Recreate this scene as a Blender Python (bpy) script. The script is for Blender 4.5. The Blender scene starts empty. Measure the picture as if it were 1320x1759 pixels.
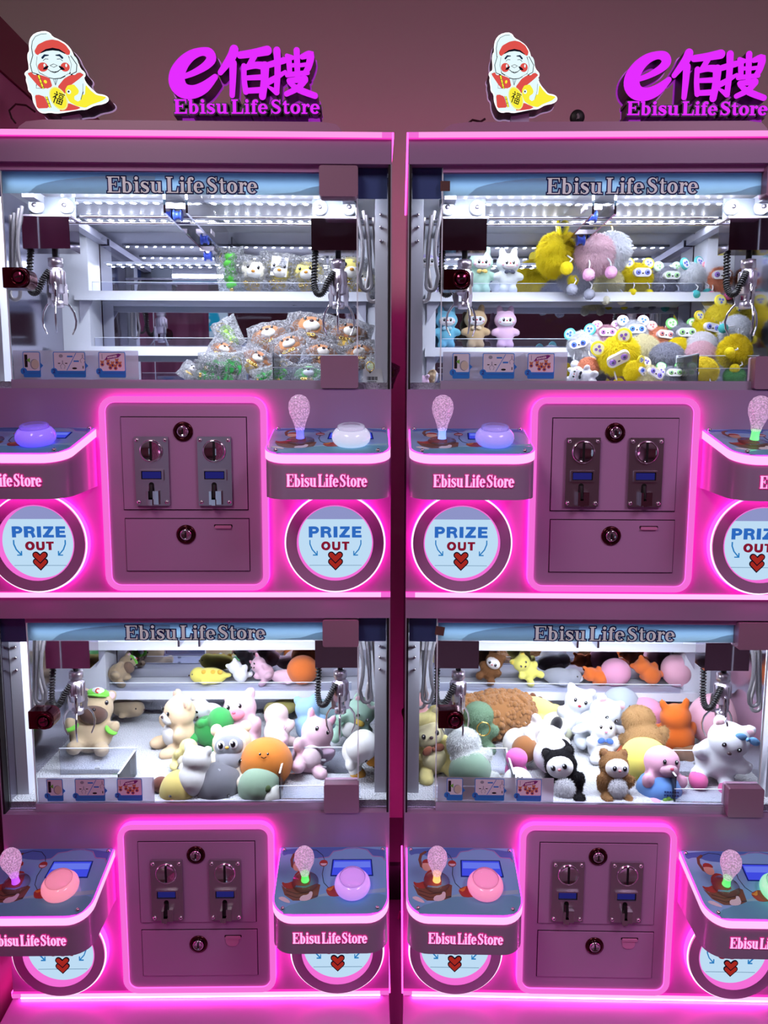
import bpy, bmesh, math, random
from mathutils import Vector, Matrix, Euler, noise
import numpy as np
random.seed(7)
PI = math.pi
SC = bpy.context.scene
COL = SC.collection
# ------------------------------------------------------------------ camera, world, exposure, room lamps
F_PX, PITCH, ROLL, YAW = 1317.42, 0.12651, 0.00264, -0.00033
CAM = Vector((-0.01484, -1.58932, 1.40598))
fw = Vector((math.sin(YAW)*math.cos(PITCH), math.cos(YAW)*math.cos(PITCH), -math.sin(PITCH)))
r0 = Vector((math.cos(YAW), -math.sin(YAW), 0)); u0 = r0.cross(fw)
RT = r0*math.cos(ROLL)+u0*math.sin(ROLL); UP = -r0*math.sin(ROLL)+u0*math.cos(ROLL)
cd = bpy.data.cameras.new('camera'); cam = bpy.data.objects.new('camera', cd); COL.objects.link(cam)
cd.sensor_fit = 'VERTICAL'; cd.sensor_height = 36; cd.sensor_width = 36; cd.lens = F_PX*36/1759
cd.clip_start = .01
cam.matrix_world = Matrix(((RT.x, UP.x, -fw.x, CAM.x), (RT.y, UP.y, -fw.y, CAM.y), (RT.z, UP.z, -fw.z, CAM.z), (0, 0, 0, 1)))
SC.camera = cam
w = bpy.data.worlds.new('world'); SC.world = w; w.use_nodes = True
w.node_tree.nodes['Background'].inputs[0].default_value = (.05, .03, .045, 1)
w.node_tree.nodes['Background'].inputs[1].default_value = .3
SC.view_settings.view_transform = 'Standard'; SC.view_settings.look = 'None'
SC.view_settings.exposure = 0; SC.view_settings.gamma = 1; SC.view_settings.use_curve_mapping = False
SC.cycles.max_bounces = 12; SC.cycles.transparent_max_bounces = 24; SC.cycles.glossy_bounces = 4
SC.cycles.diffuse_bounces = 3; SC.cycles.transmission_bounces = 6; SC.cycles.caustics_reflective = False
SC.cycles.caustics_refractive = False; SC.cycles.sample_clamp_indirect = 4
ROOM_CEIL = 3.2
def lamp(loc, size, power, col):
    l = bpy.data.lights.new('ceiling_lamp', 'AREA'); l.shape = 'RECTANGLE'; l.size, l.size_y = size
    l.energy = power; l.color = col
    o = bpy.data.objects.new('ceiling_lamp', l); COL.objects.link(o); o.location = loc
    return o
lamp((-1.1, -2.0, ROOM_CEIL-.03), (.7, 1.4), 30, (1, .84, .80))
lamp((1.6, -2.0, ROOM_CEIL-.03), (.7, 1.4), 34, (.92, .70, .90))

# ------------------------------------------------------------------ helpers
def lin(c):
    return tuple(((v/255)/12.92 if v/255 <= .04045 else ((v/255+.055)/1.055)**2.4) for v in c)
MATS = {}
def mat(name, col=None, rough=.5, metal=0, emit=None, es=1, spec=.5, bump=0, bscale=60, coat=0, objcol=False, alpha=1,
        trans=0, sheen=0, sss=0):
    if name in MATS: return MATS[name]
    m = bpy.data.materials.new(name); m.use_nodes = True; nt = m.node_tree; b = nt.nodes['Principled BSDF']
    if col is not None: b.inputs['Base Color'].default_value = (*lin(col), 1)
    b.inputs['Roughness'].default_value = rough; b.inputs['Metallic'].default_value = metal
    b.inputs['Specular IOR Level'].default_value = spec
    b.inputs['Coat Weight'].default_value = coat; b.inputs['Coat Roughness'].default_value = .08
    b.inputs['Transmission Weight'].default_value = trans
    b.inputs['Sheen Weight'].default_value = sheen
    b.inputs['Alpha'].default_value = alpha
    if emit is not None:
        b.inputs['Emission Color'].default_value = (*lin(emit), 1); b.inputs['Emission Strength'].default_value = es
    if objcol:
        oi = nt.nodes.new('ShaderNodeObjectInfo'); nt.links.new(oi.outputs['Color'], b.inputs['Base Color'])
    if bump:
        n = nt.nodes.new('ShaderNodeTexNoise'); n.inputs['Scale'].default_value = bscale; n.inputs['Detail'].default_value = 3
        tc = nt.nodes.new('ShaderNodeTexCoord'); nt.links.new(tc.outputs['Object'], n.inputs['Vector'])
        bp = nt.nodes.new('ShaderNodeBump'); bp.inputs['Strength'].default_value = bump; bp.inputs['Distance'].default_value = .01
        nt.links.new(n.outputs['Fac'], bp.inputs['Height']); nt.links.new(bp.outputs['Normal'], b.inputs['Normal'])
    MATS[name] = m
    return m
def emat(name, col, s=1.0):
    if name in MATS: return MATS[name]
    m = bpy.data.materials.new(name); m.use_nodes = True; nt = m.node_tree; nt.nodes.clear()
    e = nt.nodes.new('ShaderNodeEmission'); o = nt.nodes.new('ShaderNodeOutputMaterial')
    e.inputs[0].default_value = (*lin(col), 1); e.inputs[1].default_value = s
    nt.links.new(e.outputs[0], o.inputs[0]); MATS[name] = m
    return m
def glass(name, tint=(255, 255, 255), ior=1.25, rough=.02, haze=0.0, bump=0, bscale=40, streak=0):
    """thin clear sheet: transparent with a fresnel reflection, no refraction; haze = share of milky scatter"""
    if name in MATS: return MATS[name]
    m = bpy.data.materials.new(name); m.use_nodes = True; nt = m.node_tree; nt.nodes.clear()
    N = nt.nodes.new; L = nt.links.new
    t = N('ShaderNodeBsdfTransparent'); t.inputs[0].default_value = (*lin(tint), 1)
    g = N('ShaderNodeBsdfGlossy'); g.inputs['Roughness'].default_value = rough
    f = N('ShaderNodeFresnel'); f.inputs[0].default_value = ior
    mx = N('ShaderNodeMixShader'); L(f.outputs[0], mx.inputs[0]); L(t.outputs[0], mx.inputs[1]); L(g.outputs[0], mx.inputs[2])
    out = mx
    if haze:
        d = N('ShaderNodeBsdfTranslucent'); d.inputs[0].default_value = (.9, .9, .95, 1)
        d2 = N('ShaderNodeBsdfDiffuse'); d2.inputs[0].default_value = (.9, .9, .95, 1)
        a = N('ShaderNodeMixShader'); a.inputs[0].default_value = .5; L(d.outputs[0], a.inputs[1]); L(d2.outputs[0], a.inputs[2])
        m2 = N('ShaderNodeMixShader'); m2.inputs[0].default_value = haze; L(mx.outputs[0], m2.inputs[1]); L(a.outputs[0], m2.inputs[2]); out = m2
        if streak:
            n2 = N('ShaderNodeTexNoise'); n2.inputs['Scale'].default_value = streak; n2.inputs['Detail'].default_value = 2; n2.inputs['Distortion'].default_value = 1.6
            tc2 = N('ShaderNodeTexCoord'); L(tc2.outputs['Object'], n2.inputs['Vector'])
            rr = N('ShaderNodeValToRGB'); e = rr.color_ramp.elements; e[0].position = .44; e[0].color = (haze,)*3+(1,); e[1].position = .56; e[1].color = (haze,)*3+(1,)
            q_ = e.new(.5); q_.color = (.6, .6, .6, 1); L(n2.outputs['Fac'], rr.inputs[0]); L(rr.outputs[0], m2.inputs[0])
    if bump:
        n = N('ShaderNodeTexNoise'); n.inputs['Scale'].default_value = bscale; n.inputs['Detail'].default_value = 4
        tc = N('ShaderNodeTexCoord'); L(tc.outputs['Object'], n.inputs['Vector'])
        bp = N('ShaderNodeBump'); bp.inputs['Strength'].default_value = bump; bp.inputs['Distance'].default_value = .02
        L(n.outputs['Fac'], bp.inputs['Height']); L(bp.outputs['Normal'], g.inputs['Normal']); L(bp.outputs['Normal'], f.inputs['Normal'])
    o = N('ShaderNodeOutputMaterial'); L(out.outputs[0], o.inputs[0]); MATS[name] = m
    return m
def glowmat(name, base_mix=.5, s=1.0, rough=.15):
    """translucent lamp shell whose own colour of light is the object's colour"""
    if name in MATS: return MATS[name]
    m = mat(name, (225, 205, 225), rough, coat=.5); nt = m.node_tree; b = nt.nodes['Principled BSDF']
    oi = nt.nodes.new('ShaderNodeObjectInfo'); nt.links.new(oi.outputs['Color'], b.inputs['Emission Color'])
    b.inputs['Emission Strength'].default_value = s
    return m

class MB:
    """collects verts / faces / per-face material index into ONE mesh"""
    def __init__(s, flat=False): s.flat = flat; s.v = []; s.f = []; s.m = []; s.sm = []
    def add(s, vs, fs, mi=0, smooth=False):
        o = len(s.v); s.v += [tuple(p) for p in vs]
        for f in fs: s.f.append(tuple(i+o for i in f)); s.m.append(mi); s.sm.append(smooth)
        return s
    def box(s, x0, x1, y0, y1, z0, z1, mi=0, mis=None):
        v = [(x, y, z) for x in (x0, x1) for y in (y0, y1) for z in (z0, z1)]
        fs = [(0, 1, 3, 2), (4, 6, 7, 5), (0, 4, 5, 1), (2, 3, 7, 6), (0, 2, 6, 4), (1, 5, 7, 3)]  # -x +x -y +y -z +z
        for k, f in enumerate(fs): s.add(v, [f], mis[k] if mis else mi)
        return s
    def prism(s, pts, M, d0, d1, mi=0, side=None, smooth=False):
        """outline pts (u,v) mapped by M (Matrix 4x4: u,v,depth -> xyz); front at d1, back at d0"""
        n = len(pts); a = sum(pts[i][0]*pts[(i+1) % n][1]-pts[(i+1) % n][0]*pts[i][1] for i in range(n))
        if a < 0: pts = pts[::-1]
        vb = [M @ Vector((p[0], p[1], d0)) for p in pts]; vf = [M @ Vector((p[0], p[1], d1)) for p in pts]
        s.add(vf, [tuple(range(n))], mi)
        if s.flat: return s
        s.add(vb, [tuple(range(n-1, -1, -1))], mi if side is None else side)
        s.add(vb+vf, [(i, (i+1) % n, n+(i+1) % n, n+i) for i in range(n)], mi if side is None else side, smooth)
        return s
    def frame(s, outer, inner, M, d0, d1, mi=0, so=None, si=None):
        """ring between two outlines with the same number of points (both counter-clockwise)"""
        n = len(outer); P = lambda q, d: [M @ Vector((p[0], p[1], d)) for p in q]
        of, inf, ob, ib = P(outer, d1), P(inner, d1), P(outer, d0), P(inner, d0)
        R = range(n); so = mi if so is None else so; si = mi if si is None else si
        s.add(of+inf, [(i, (i+1) % n, n+(i+1) % n, n+i) for i in R], mi)
        s.add(ob+ib, [(i, n+i, n+(i+1) % n, (i+1) % n) for i in R], mi)
        s.add(ob+of, [(i, (i+1) % n, n+(i+1) % n, n+i) for i in R], so, True)
        s.add(ib+inf, [(i, n+i, n+(i+1) % n, (i+1) % n) for i in R], si, True)
        return s
    def lathe(s, prof, M=None, n=24, mi=0, smooth=True):
        """prof [(r,z)] around local z"""
        M = M or Matrix(); vs = []; fs = []
        for r, z in prof:
            for k in range(n):
                a = 2*PI*k/n; vs.append(M @ Vector((r*math.cos(a), r*math.sin(a), z)))
        for j in range(len(prof)-1):
            for k in range(n):
                fs.append((j*n+k, j*n+(k+1) % n, (j+1)*n+(k+1) % n, (j+1)*n+k))
        s.add(vs, fs, mi, smooth)
        if prof[0][0] > 1e-6: s.add(vs[:n], [tuple(range(n-1, -1, -1))], mi)
        if prof[-1][0] > 1e-6: s.add(vs[-n:], [tuple(range(n))], mi)
        return s
    def tube(s, pts, r, n=8, mi=0, closed=False):
        pts = [Vector(p) for p in pts]; m = len(pts); rs = r if isinstance(r, (list, tuple)) else [r]*m
        vs = []; fs = []; prev = None
        for i, p in enumerate(pts):
            if closed: t = pts[(i+1) % m]-pts[i-1]
            else: t = pts[min(i+1, m-1)]-pts[max(i-1, 0)]
            t.normalize()
            if prev is None:
                prev = Vector((0, 0, 1)) if abs(t.z) < .9 else Vector((1, 0, 0))
            a = (prev-t*prev.dot(t)).normalized(); b = t.cross(a); prev = a
            for k in range(n):
                q = 2*PI*k/n; vs.append(p+a*math.cos(q)*rs[i]+b*math.sin(q)*rs[i])
        for j in range(m if closed else m-1):
            for k in range(n):
                j2 = (j+1) % m; fs.append((j*n+k, j*n+(k+1) % n, j2*n+(k+1) % n, j2*n+k))
        s.add(vs, fs, mi, True)
        if not closed: s.add(vs[:n], [tuple(range(n-1, -1, -1))], mi); s.add(vs[-n:], [tuple(range(n))], mi)
        return s
    def ell(s, c, r, rot=(0, 0, 0), mi=0, nu=16, nv=10):
        R = Euler(rot).to_matrix(); c = Vector(c); vs = []; fs = []
        for j in range(nv+1):
            th = PI*j/nv
            for k in range(nu):
                a = 2*PI*k/nu
                vs.append(c+R @ Vector((r[0]*math.sin(th)*math.cos(a), r[1]*math.sin(th)*math.sin(a), r[2]*math.cos(th))))
        for j in range(nv):
            for k in range(nu): fs.append((j*nu+k, (j+1)*nu+k, (j+1)*nu+(k+1) % nu, j*nu+(k+1) % nu))
        return s.add(vs, fs, mi, True)
    def ribbon(s, stroke, M, d0, d1, grow=0, mi=0, side=None, k=1.0):
        pts, ws, cap = stroke
        pts = [Vector((p[0], p[1])) for p in pts]; ws = list(ws) if isinstance(ws, (list, tuple)) else [ws]*len(pts)
        closed = cap == 'loop'; n = len(pts)
        if not closed:
            t0 = (pts[0]-pts[1]).normalized(); t1 = (pts[-1]-pts[-2]).normalized()
            if cap == 'round':
                a = [(t, math.sqrt(max(0, 1-t*t))) for t in (.45, .8, .97)]
                h0, h1 = ws[0]/2+grow, ws[-1]/2+grow
                p0, p1, w0, w1 = pts[0], pts[-1], ws[0]+2*grow, ws[-1]+2*grow
                ws = [w1_+2*grow for w1_ in ws]
                for t, q in a: pts.insert(0, p0+t0*h0*t); ws.insert(0, w0*q); pts.append(p1+t1*h1*t); ws.append(w1*q)
            else:
                ws = [q+2*grow for q in ws]; pts[0] = pts[0]+t0*grow; pts[-1] = pts[-1]+t1*grow
        else: ws = [q+2*grow for q in ws]
        n = len(pts); Lf = []; Rt = []
        for i in range(n):
            if closed: a, b = pts[i-1], pts[(i+1) % n]
            else: a, b = pts[max(i-1, 0)], pts[min(i+1, n-1)]
            d1_ = (pts[i]-a); d2_ = (b-pts[i])
            d1_ = d1_.normalized() if d1_.length > 1e-9 else d2_.normalized(); d2_ = d2_.normalized() if d2_.length > 1e-9 else d1_
            t = (d1_+d2_); t = t.normalized() if t.length > 1e-6 else d1_
            nn = Vector((-t.y, t.x)); c = max(.45, nn.dot(Vector((-d1_.y, d1_.x))))
            Lf.append(pts[i]+nn*ws[i]/2/c); Rt.append(pts[i]-nn*ws[i]/2/c)
        P = lambda q, d: [M @ Vector((p.x, p.y, d)) for p in q]
        lf, rf, lb, rb = P(Lf, d1), P(Rt, d1), P(Lf, d0), P(Rt, d0)
        m = n if closed else n-1; side = mi if side is None else side
        for i in range(m):
            j = (i+1) % n
            s.add([lf[i], rf[i], rf[j], lf[j]], [(0, 1, 2, 3)], mi)
            if s.flat: continue
            s.add([lb[i], rb[i], rb[j], lb[j]], [(3, 2, 1, 0)], side)
            s.add([lf[i], lf[j], lb[j], lb[i]], [(0, 1, 2, 3)], side); s.add([rf[i], rb[i], rb[j], rf[j]], [(0, 1, 2, 3)], side)
        if not closed and not s.flat:
            s.add([lf[0], lb[0], rb[0], rf[0]], [(0, 1, 2, 3)], side); s.add([lf[-1], rf[-1], rb[-1], lb[-1]], [(0, 1, 2, 3)], side)
        return s
    def mesh(s, name, mats):
        me = bpy.data.meshes.new(name); me.from_pydata([tuple(p) for p in s.v], [], s.f)
        for m in (mats if isinstance(mats, (list, tuple)) else [mats]): me.materials.append(m)
        me.polygons.foreach_set('material_index', s.m); me.polygons.foreach_set('use_smooth', s.sm)
        me.update(); return me
    def obj(s, name, mats, parent=None, bevel=0, **k):
        return link(name, s.mesh(name, mats), parent, bevel, **k)
def link(name, me, parent=None, bevel=0, label=None, loc=None, color=None, kind=None):
    o = bpy.data.objects.new(name, me); COL.objects.link(o)
    if parent is not None: o.parent = parent
    if bevel:
        b = o.modifiers.new('bevel', 'BEVEL'); b.width = bevel; b.segments = 2; b.limit_method = 'ANGLE'; b.angle_limit = .6
    if label: o['label'] = label
    if kind: o['kind'] = kind
    if loc: o.location = loc
    if color: o.color = (*lin(color), 1)
    return o
def thing(name, label, cat, loc=(0, 0, 0), rotz=0, group=None):
    o = bpy.data.objects.new(name, None); COL.objects.link(o); o.empty_display_size = .05
    o.location = loc; o.rotation_euler = (0, 0, rotz); o['label'] = label; o['category'] = cat
    if group: o['group'] = group
    return o
def tag(o, label, cat, group=None):
    o['label'] = label; o['category'] = cat
    if group: o['group'] = group
    return o
def struct(o): o['kind'] = 'structure'; return o
def copy_tree(o, parent, dz=0):
    c = o.copy(); COL.objects.link(c); c.parent = parent; c.location.z += dz
    for ch in list(o.children): copy_tree(ch, c)
    return c
FRONT = Matrix(((1, 0, 0, 0), (0, 0, -1, 0), (0, 1, 0, 0), (0, 0, 0, 1)))      # (u,v,d) -> (u,-d,v)
def FM(x, y, z, s=1, sx=None): return Matrix.Translation((x, y, z)) @ FRONT @ Matrix.Diagonal((s if sx is None else sx, s, 1, 1))
def arc(cx, cy, rx, ry, a0, a1, n=12):
    return [(cx+rx*math.cos(math.radians(a0+(a1-a0)*i/n)), cy+ry*math.sin(math.radians(a0+(a1-a0)*i/n))) for i in range(n+1)]
def rrect(x0, x1, y0, y1, r, n=6):
    rs = r if isinstance(r, (tuple, list)) else (r,)*4       # bl br tr tl
    p = []
    for (cx, cy, a0, q) in ((x0+rs[0], y0+rs[0], 180, rs[0]), (x1-rs[1], y0+rs[1], 270, rs[1]), (x1-rs[2], y1-rs[2], 0, rs[2]), (x0+rs[3], y1-rs[3], 90, rs[3])):
        p += arc(cx, cy, q, q, a0, a0+90, n)
    return p
def circ(cx, cy, r, n=48, ry=None): return [(cx+r*math.cos(2*PI*i/n), cy+(ry or r)*math.sin(2*PI*i/n)) for i in range(n)]
def smooth_poly(p, it=2, c=.25):
    for _ in range(it):
        q = []
        for i in range(len(p)):
            a, b = p[i], p[(i+1) % len(p)]
            q += [(a[0]*(1-c)+b[0]*c, a[1]*(1-c)+b[1]*c), (a[0]*c+b[0]*(1-c), a[1]*c+b[1]*(1-c))]
        p = q
    return p

# ------------------------------------------------------------------ hand-drawn bold serif lettering
TK, TN, SF = .21, .085, .075
def oval(cx, cy, rx, ry, a0, a1, thick=TK, thin=TN, n=18):
    pts = arc(cx, cy, rx, ry, a0, a1, n)
    ws = [thin+(thick-thin)*abs(math.cos(math.radians(a0+(a1-a0)*i/n)))**1.3 for i in range(n+1)]
    return (pts, ws, 'loop' if abs(a1-a0) >= 360 else 'flat')
def ovl(cx, cy, rx, ry):
    p, w_, _ = oval(cx, cy, rx, ry, 0, 360); return (p[:-1], w_[:-1], 'loop')
S_SP = lambda w_, h: [([(w_*.86, h*.74), (w_*.78, h*.86), (w_*.6, h*.945), (w_*.42, h*.95), (w_*.25, h*.87), (w_*.2, h*.74), (w_*.3, h*.62), (w_*.5, h*.52), (w_*.7, h*.42), (w_*.8, h*.28), (w_*.72, h*.13), (w_*.55, h*.05), (w_*.36, h*.05), (w_*.2, h*.13), (w_*.1, h*.28)],
                       [TN*.7, TN, TN, TN*1.2, TK*.7, TK*.9, TK, TK*1.05, TK, TK*.9, TK*.7, TN*1.2, TN, TN, TN*.7], 'flat'),
                      ([(w_*.85, h), (w_*.85, h*.68)], [.06, .05], 'flat'), ([(w_*.1, 0), (w_*.1, h*.34)], [.06, .05], 'flat')]
G = {
 'E': (.86, [([(.21, 0), (.21, 1)], .23, 'flat'), ([(.03, .96), (.76, .96)], .08, 'flat'), ([(.03, .04), (.79, .04)], .08, 'flat'), ([(.25, .52), (.56, .52)], .075, 'flat'),
      ([(.74, 1), (.76, .7)], [.11, .04], 'flat'), ([(.75, 0), (.79, .32)], [.14, .04], 'flat'), ([(.55, .66), (.55, .38)], .06, 'flat')]),
 'b': (.74, [([(.2, .0), (.2, 1)], .2, 'flat'), ([(.03, .965), (.25, .965)], .07, 'flat'), oval(.36, .34, .22, .31, 140, -140)]),
 'i': (.43, [([(.21, 0), (.21, .7)], .2, 'flat'), ([(.03, .035), (.39, .035)], .07, 'flat'), ([(.04, .665), (.25, .665)], .07, 'flat'), (arc(.2, .9, .055, .055, 0, 330, 10), .12, 'loop')]),
 's': (.58, S_SP(.56, .7)),
 'u': (.79, [([(.19, .7), (.19, .22), (.24, .1), (.34, .05), (.46, .09), (.56, .2)], [.2, .2, .16, TN, TN, TN], 'flat'), ([(.57, .7), (.57, 0)], .2, 'flat'),
      ([(.02, .665), (.22, .665)], .07, 'flat'), ([(.4, .665), (.6, .665)], .07, 'flat'), ([(.57, .035), (.77, .035)], .07, 'flat')]),
 'L': (.8, [([(.22, 0), (.22, 1)], .23, 'flat'), ([(.03, .96), (.44, .96)], .08, 'flat'), ([(.03, .04), (.74, .04)], .08, 'flat'), ([(.7, 0), (.75, .38)], [.14, .04], 'flat')]),
 'f': (.45, [([(.19, 0), (.19, .72), (.22, .88), (.32, .955), (.42, .93)], [.2, .2, .17, .09, .09], 'flat'), ([(.02, .665), (.4, .665)], .07, 'flat'), ([(.03, .035), (.39, .035)], .07, 'flat'), (arc(.4, .87, .035, .035, 0, 330, 8), .09, 'loop')]),
 'e': (.62, [oval(.31, .35, .21, .31, 0, 322), ([(.12, .37), (.6, .37)], .07, 'flat')]),
 'S': (.74, S_SP(.7, 1)),
 't': (.48, [([(.2, .92), (.2, .2), (.26, .08), (.36, .05), (.45, .12)], [.12, .2, .15, TN, TN*.7], 'flat'), ([(.02, .665), (.43, .665)], .07, 'flat'), ([(.04, .68), (.2, .88)], [.03, .1], 'flat')]),
 'o': (.68, [ovl(.33, .35, .22, .31)]),
 'r': (.56, [([(.2, 0), (.2, .7)], .2, 'flat'), ([(.02, .035), (.4, .035)], .07, 'flat'), ([(.03, .665), (.24, .665)], .07, 'flat'), ([(.27, .48), (.33, .6), (.42, .665), (.5, .64)], TN, 'flat'), (arc(.47, .57, .04, .04, 0, 330, 8), .1, 'loop')]),
}
def words(txt, h, width=None):
    """strokes of a serif line, baseline at v=0, centred on u=0"""
    out = []; x = 0
    for c in txt:
        if c == ' ': x += .16; continue
        adv, st = G[c]
        out += [([(p[0]+x, p[1]) for p in pts], ws, cap) for pts, ws, cap in st]; x += adv*1.0
    sx = (width/x) if width else h
    return [([((p[0]-x/2)*sx, p[1]*h) for p in pts], ([q*(sx*.55+h*.45) for q in ws] if isinstance(ws, list) else ws*(sx*.55+h*.45)), cap) for pts, ws, cap in out]
def sset(mb, strokes, M, d0, d1, grow=0, mi=0, side=None):
    for i, st in enumerate(strokes): mb.ribbon(st, M, d0, d1+i*1.5e-5, grow, mi, side)
    return mb
SHOP = 'Ebisu Life Store'
W_ = .315
SANS = {
 'P': (.9, [([(.16, 0), (.16, 1)], W_, 'flat'), ([(.16, .88), (.5, .88), (.66, .82), (.72, .68), (.66, .53), (.5, .46), (.16, .46)], [.24, .24, .25, .27, .25, .22, .22], 'flat')]),
 'R': (.98, [([(.16, 0), (.16, 1)], W_, 'flat'), ([(.16, .88), (.5, .88), (.68, .82), (.74, .7), (.68, .56), (.5, .49), (.16, .49)], [.24, .24, .24, .26, .24, .2, .2], 'flat'), ([(.5, .48), (.66, .4), (.73, .22), (.8, 0)], [.2, .24, .26, .28], 'flat')]),
 'I': (.4, [([(.17, 0), (.17, 1)], W_+.02, 'flat')]),
 'Z': (.96, [([(.06, .89), (.86, .89)], .22, 'flat'), ([(.0, .11), (.88, .11)], .22, 'flat'), ([(.7, .85), (.2, .15)], .3, 'flat')]),
 'E': (.84, [([(.16, 0), (.16, 1)], W_, 'flat'), ([(.05, .89), (.78, .89)], .22, 'flat'), ([(.05, .11), (.8, .11)], .22, 'flat'), ([(.1, .51), (.74, .51)], .2, 'flat')]),
 'O': (1.08, [(arc(.5, .5, .38, .4, 0, 345, 24), [W_*(.78+.22*abs(math.cos(2*PI*i/24))) for i in range(25)], 'loop')]),
 'U': (1.04, [([(.17, 1), (.17, .4), (.22, .2), (.36, .12), (.5, .11), (.64, .12), (.78, .2), (.83, .4), (.83, 1)], W_*.92, 'flat')]),
 'T': (.86, [([(0, .89), (.86, .89)], .22, 'flat'), ([(.43, 0), (.43, .95)], W_, 'flat')]),
 '1': (.4, [([(.22, 0), (.22, 1)], .2, 'flat'), ([(.02, .74), (.22, .96)], .14, 'flat')]),
 '2': (.7, [([(.08, .72), (.18, .9), (.36, .95), (.54, .86), (.56, .68), (.4, .44), (.1, .1)], .18, 'flat'), ([(.03, .09), (.64, .09)], .18, 'flat')]),
 'W': (1.2, [([(.1, 1), (.3, 0)], .22, 'flat'), ([(.3, 0), (.55, .9)], .16, 'flat'), ([(.55, .9), (.8, 0)], .22, 'flat'), ([(.8, 0), (1.05, 1)], .16, 'flat')]),
 'N': (1.0, [([(.15, 0), (.15, 1)], .2, 'flat'), ([(.15, .95), (.8, .05)], .22, 'flat'), ([(.8, 0), (.8, 1)], .2, 'flat')]),
 '0': (.7, [(arc(.32, .5, .24, .42, 0, 340, 16), .13, 'loop')]),
 '3': (.66, [([(.08, .85), (.3, .94), (.5, .82), (.46, .6), (.28, .52), (.48, .44), (.54, .22), (.36, .06), (.06, .12)], .13, 'flat')]),
}
def sans(txt, h, width=None, gap=.08):
    out = []; x = 0
    for c in txt:
        if c == ' ': x += .5; continue
        adv, st = SANS[c]; out += [([(p[0]+x, p[1]) for p in pts], ws, cap) for pts, ws, cap in st]; x += adv+gap
    x -= gap; sx = (width/x) if width else h; k = (sx+h)/2
    return [([((p[0]-x/2)*sx, p[1]*h) for p in pts], ([q*k for q in ws] if isinstance(ws, list) else ws*k), cap) for pts, ws, cap in out]
# brush characters: (strokes in a unit box)
BAI = [([(.30, 1.02), (.24, .86), (.0, .52)], [.2, .2, .12], 'round'), ([(.27, .72), (.26, .4), (.24, .02)], [.17, .15, .12], 'round'),
       ([(.42, .9), (.7, .94), (1.0, 1.0)], [.15, .17, .2], 'round'), ([(.74, .92), (.68, .8), (.6, .66)], [.14, .13, .12], 'round'),
       ([(.5, .66), (.5, .36), (.53, .1)], [.12, .12, .13], 'round'), ([(.5, .62), (.74, .68), (.94, .66)], [.12, .14, .18], 'round'),
       ([(.94, .66), (.93, .36), (.88, .0)], [.2, .17, .16], 'round'), ([(.52, .4), (.9, .42)], [.1, .12], 'round'), ([(.54, .12), (.88, .14)], [.12, .13], 'round')]
SOU = [([(.0, .68), (.2, .74), (.4, .8)], [.13, .14, .14], 'round'), ([(.24, 1.02), (.25, .6), (.22, .08)], [.17, .15, .13], 'round'), ([(.22, .08), (.04, .2)], [.14, .06], 'round'),
       ([(.02, .3), (.2, .4), (.42, .54)], [.14, .13, .08], 'round'), ([(.5, .86), (.52, .5)], [.14, .12], 'round'), ([(.46, .9), (.58, .86)], .1, 'round'),
       ([(.68, 1.02), (.69, .46)], [.15, .13], 'round'), ([(.8, .88), (.98, .92), (.94, .66), (.86, .52)], [.12, .18, .15, .12], 'round'),
       ([(.5, .68), (.62, .69)], .09, 'round'), ([(.76, .69), (.92, .71)], .09, 'round'), ([(.46, .47), (.7, .5), (.92, .52)], [.11, .11, .1], 'round'),
       ([(.5, .34), (.86, .38)], [.12, .15], 'round'), ([(.86, .36), (.7, .18), (.44, .04)], [.15, .14, .12], 'round'), ([(.5, .3), (.72, .14), (1.08, .0)], [.09, .15, .14], 'round')]
EEE = [([(.3, .44), (.52, .52), (.76, .66), (.88, .8), (.84, .92), (.7, .95), (.5, .88), (.32, .72), (.2, .5), (.2, .3), (.32, .16), (.52, .14), (.74, .24), (.95, .44)],
        [.1, .12, .16, .2, .2, .16, .2, .26, .32, .34, .3, .26, .22, .12], 'round')]
FU = [([(.2, 1), (.28, .88)], .08, 'round'), ([(.05, .76), (.38, .78)], .07, 'round'), ([(.34, .76), (.05, .42)], .07, 'round'), ([(.24, .6), (.24, .0)], .08, 'round'), ([(.28, .5), (.38, .4)], .06, 'round'),
      ([(.48, .94), (.98, .94)], .07, 'round'), ([(.56, .8), (.9, .8), (.9, .6), (.56, .6), (.56, .8)], .06, 'flat'), ([(.5, .46), (.96, .46), (.96, .04), (.5, .04), (.5, .46)], .07, 'flat'), ([(.73, .46), (.73, .04)], .06, 'flat'), ([(.5, .25), (.96, .25)], .06, 'flat')]
def curve(st, k=4):
    pts, ws, cap = st
    if len(pts) < 3 or cap == 'loop': return st
    ws = list(ws) if isinstance(ws, (list, tuple)) else [ws]*len(pts); Q = [(*p, w_) for p, w_ in zip(pts, ws)]; n = len(Q); out = []
    for i in range(n-1):
        a, b, c, d = Q[max(0, i-1)], Q[i], Q[i+1], Q[min(n-1, i+2)]
        for j in range(k):
            t = j/k; out.append(tuple(.5*(2*b[q]+(c[q]-a[q])*t+(2*a[q]-5*b[q]+4*c[q]-d[q])*t*t+(3*b[q]-a[q]-3*c[q]+d[q])*t**3) for q in range(3)))
    out.append(Q[-1]); return ([(p[0], p[1]) for p in out], [max(.01, p[2]) for p in out], cap)
EEE, BAI, SOU = ([curve(t_) for t_ in g_] for g_ in (EEE, BAI, SOU))
for D_ in (G, SANS):
    for k_ in D_:
        if k_ not in 'EZLTINW': D_[k_] = (D_[k_][0], [curve(t_, 3) if len(t_[0]) > 4 and len(t_[0]) < 17 else t_ for t_ in D_[k_][1]])
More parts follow.
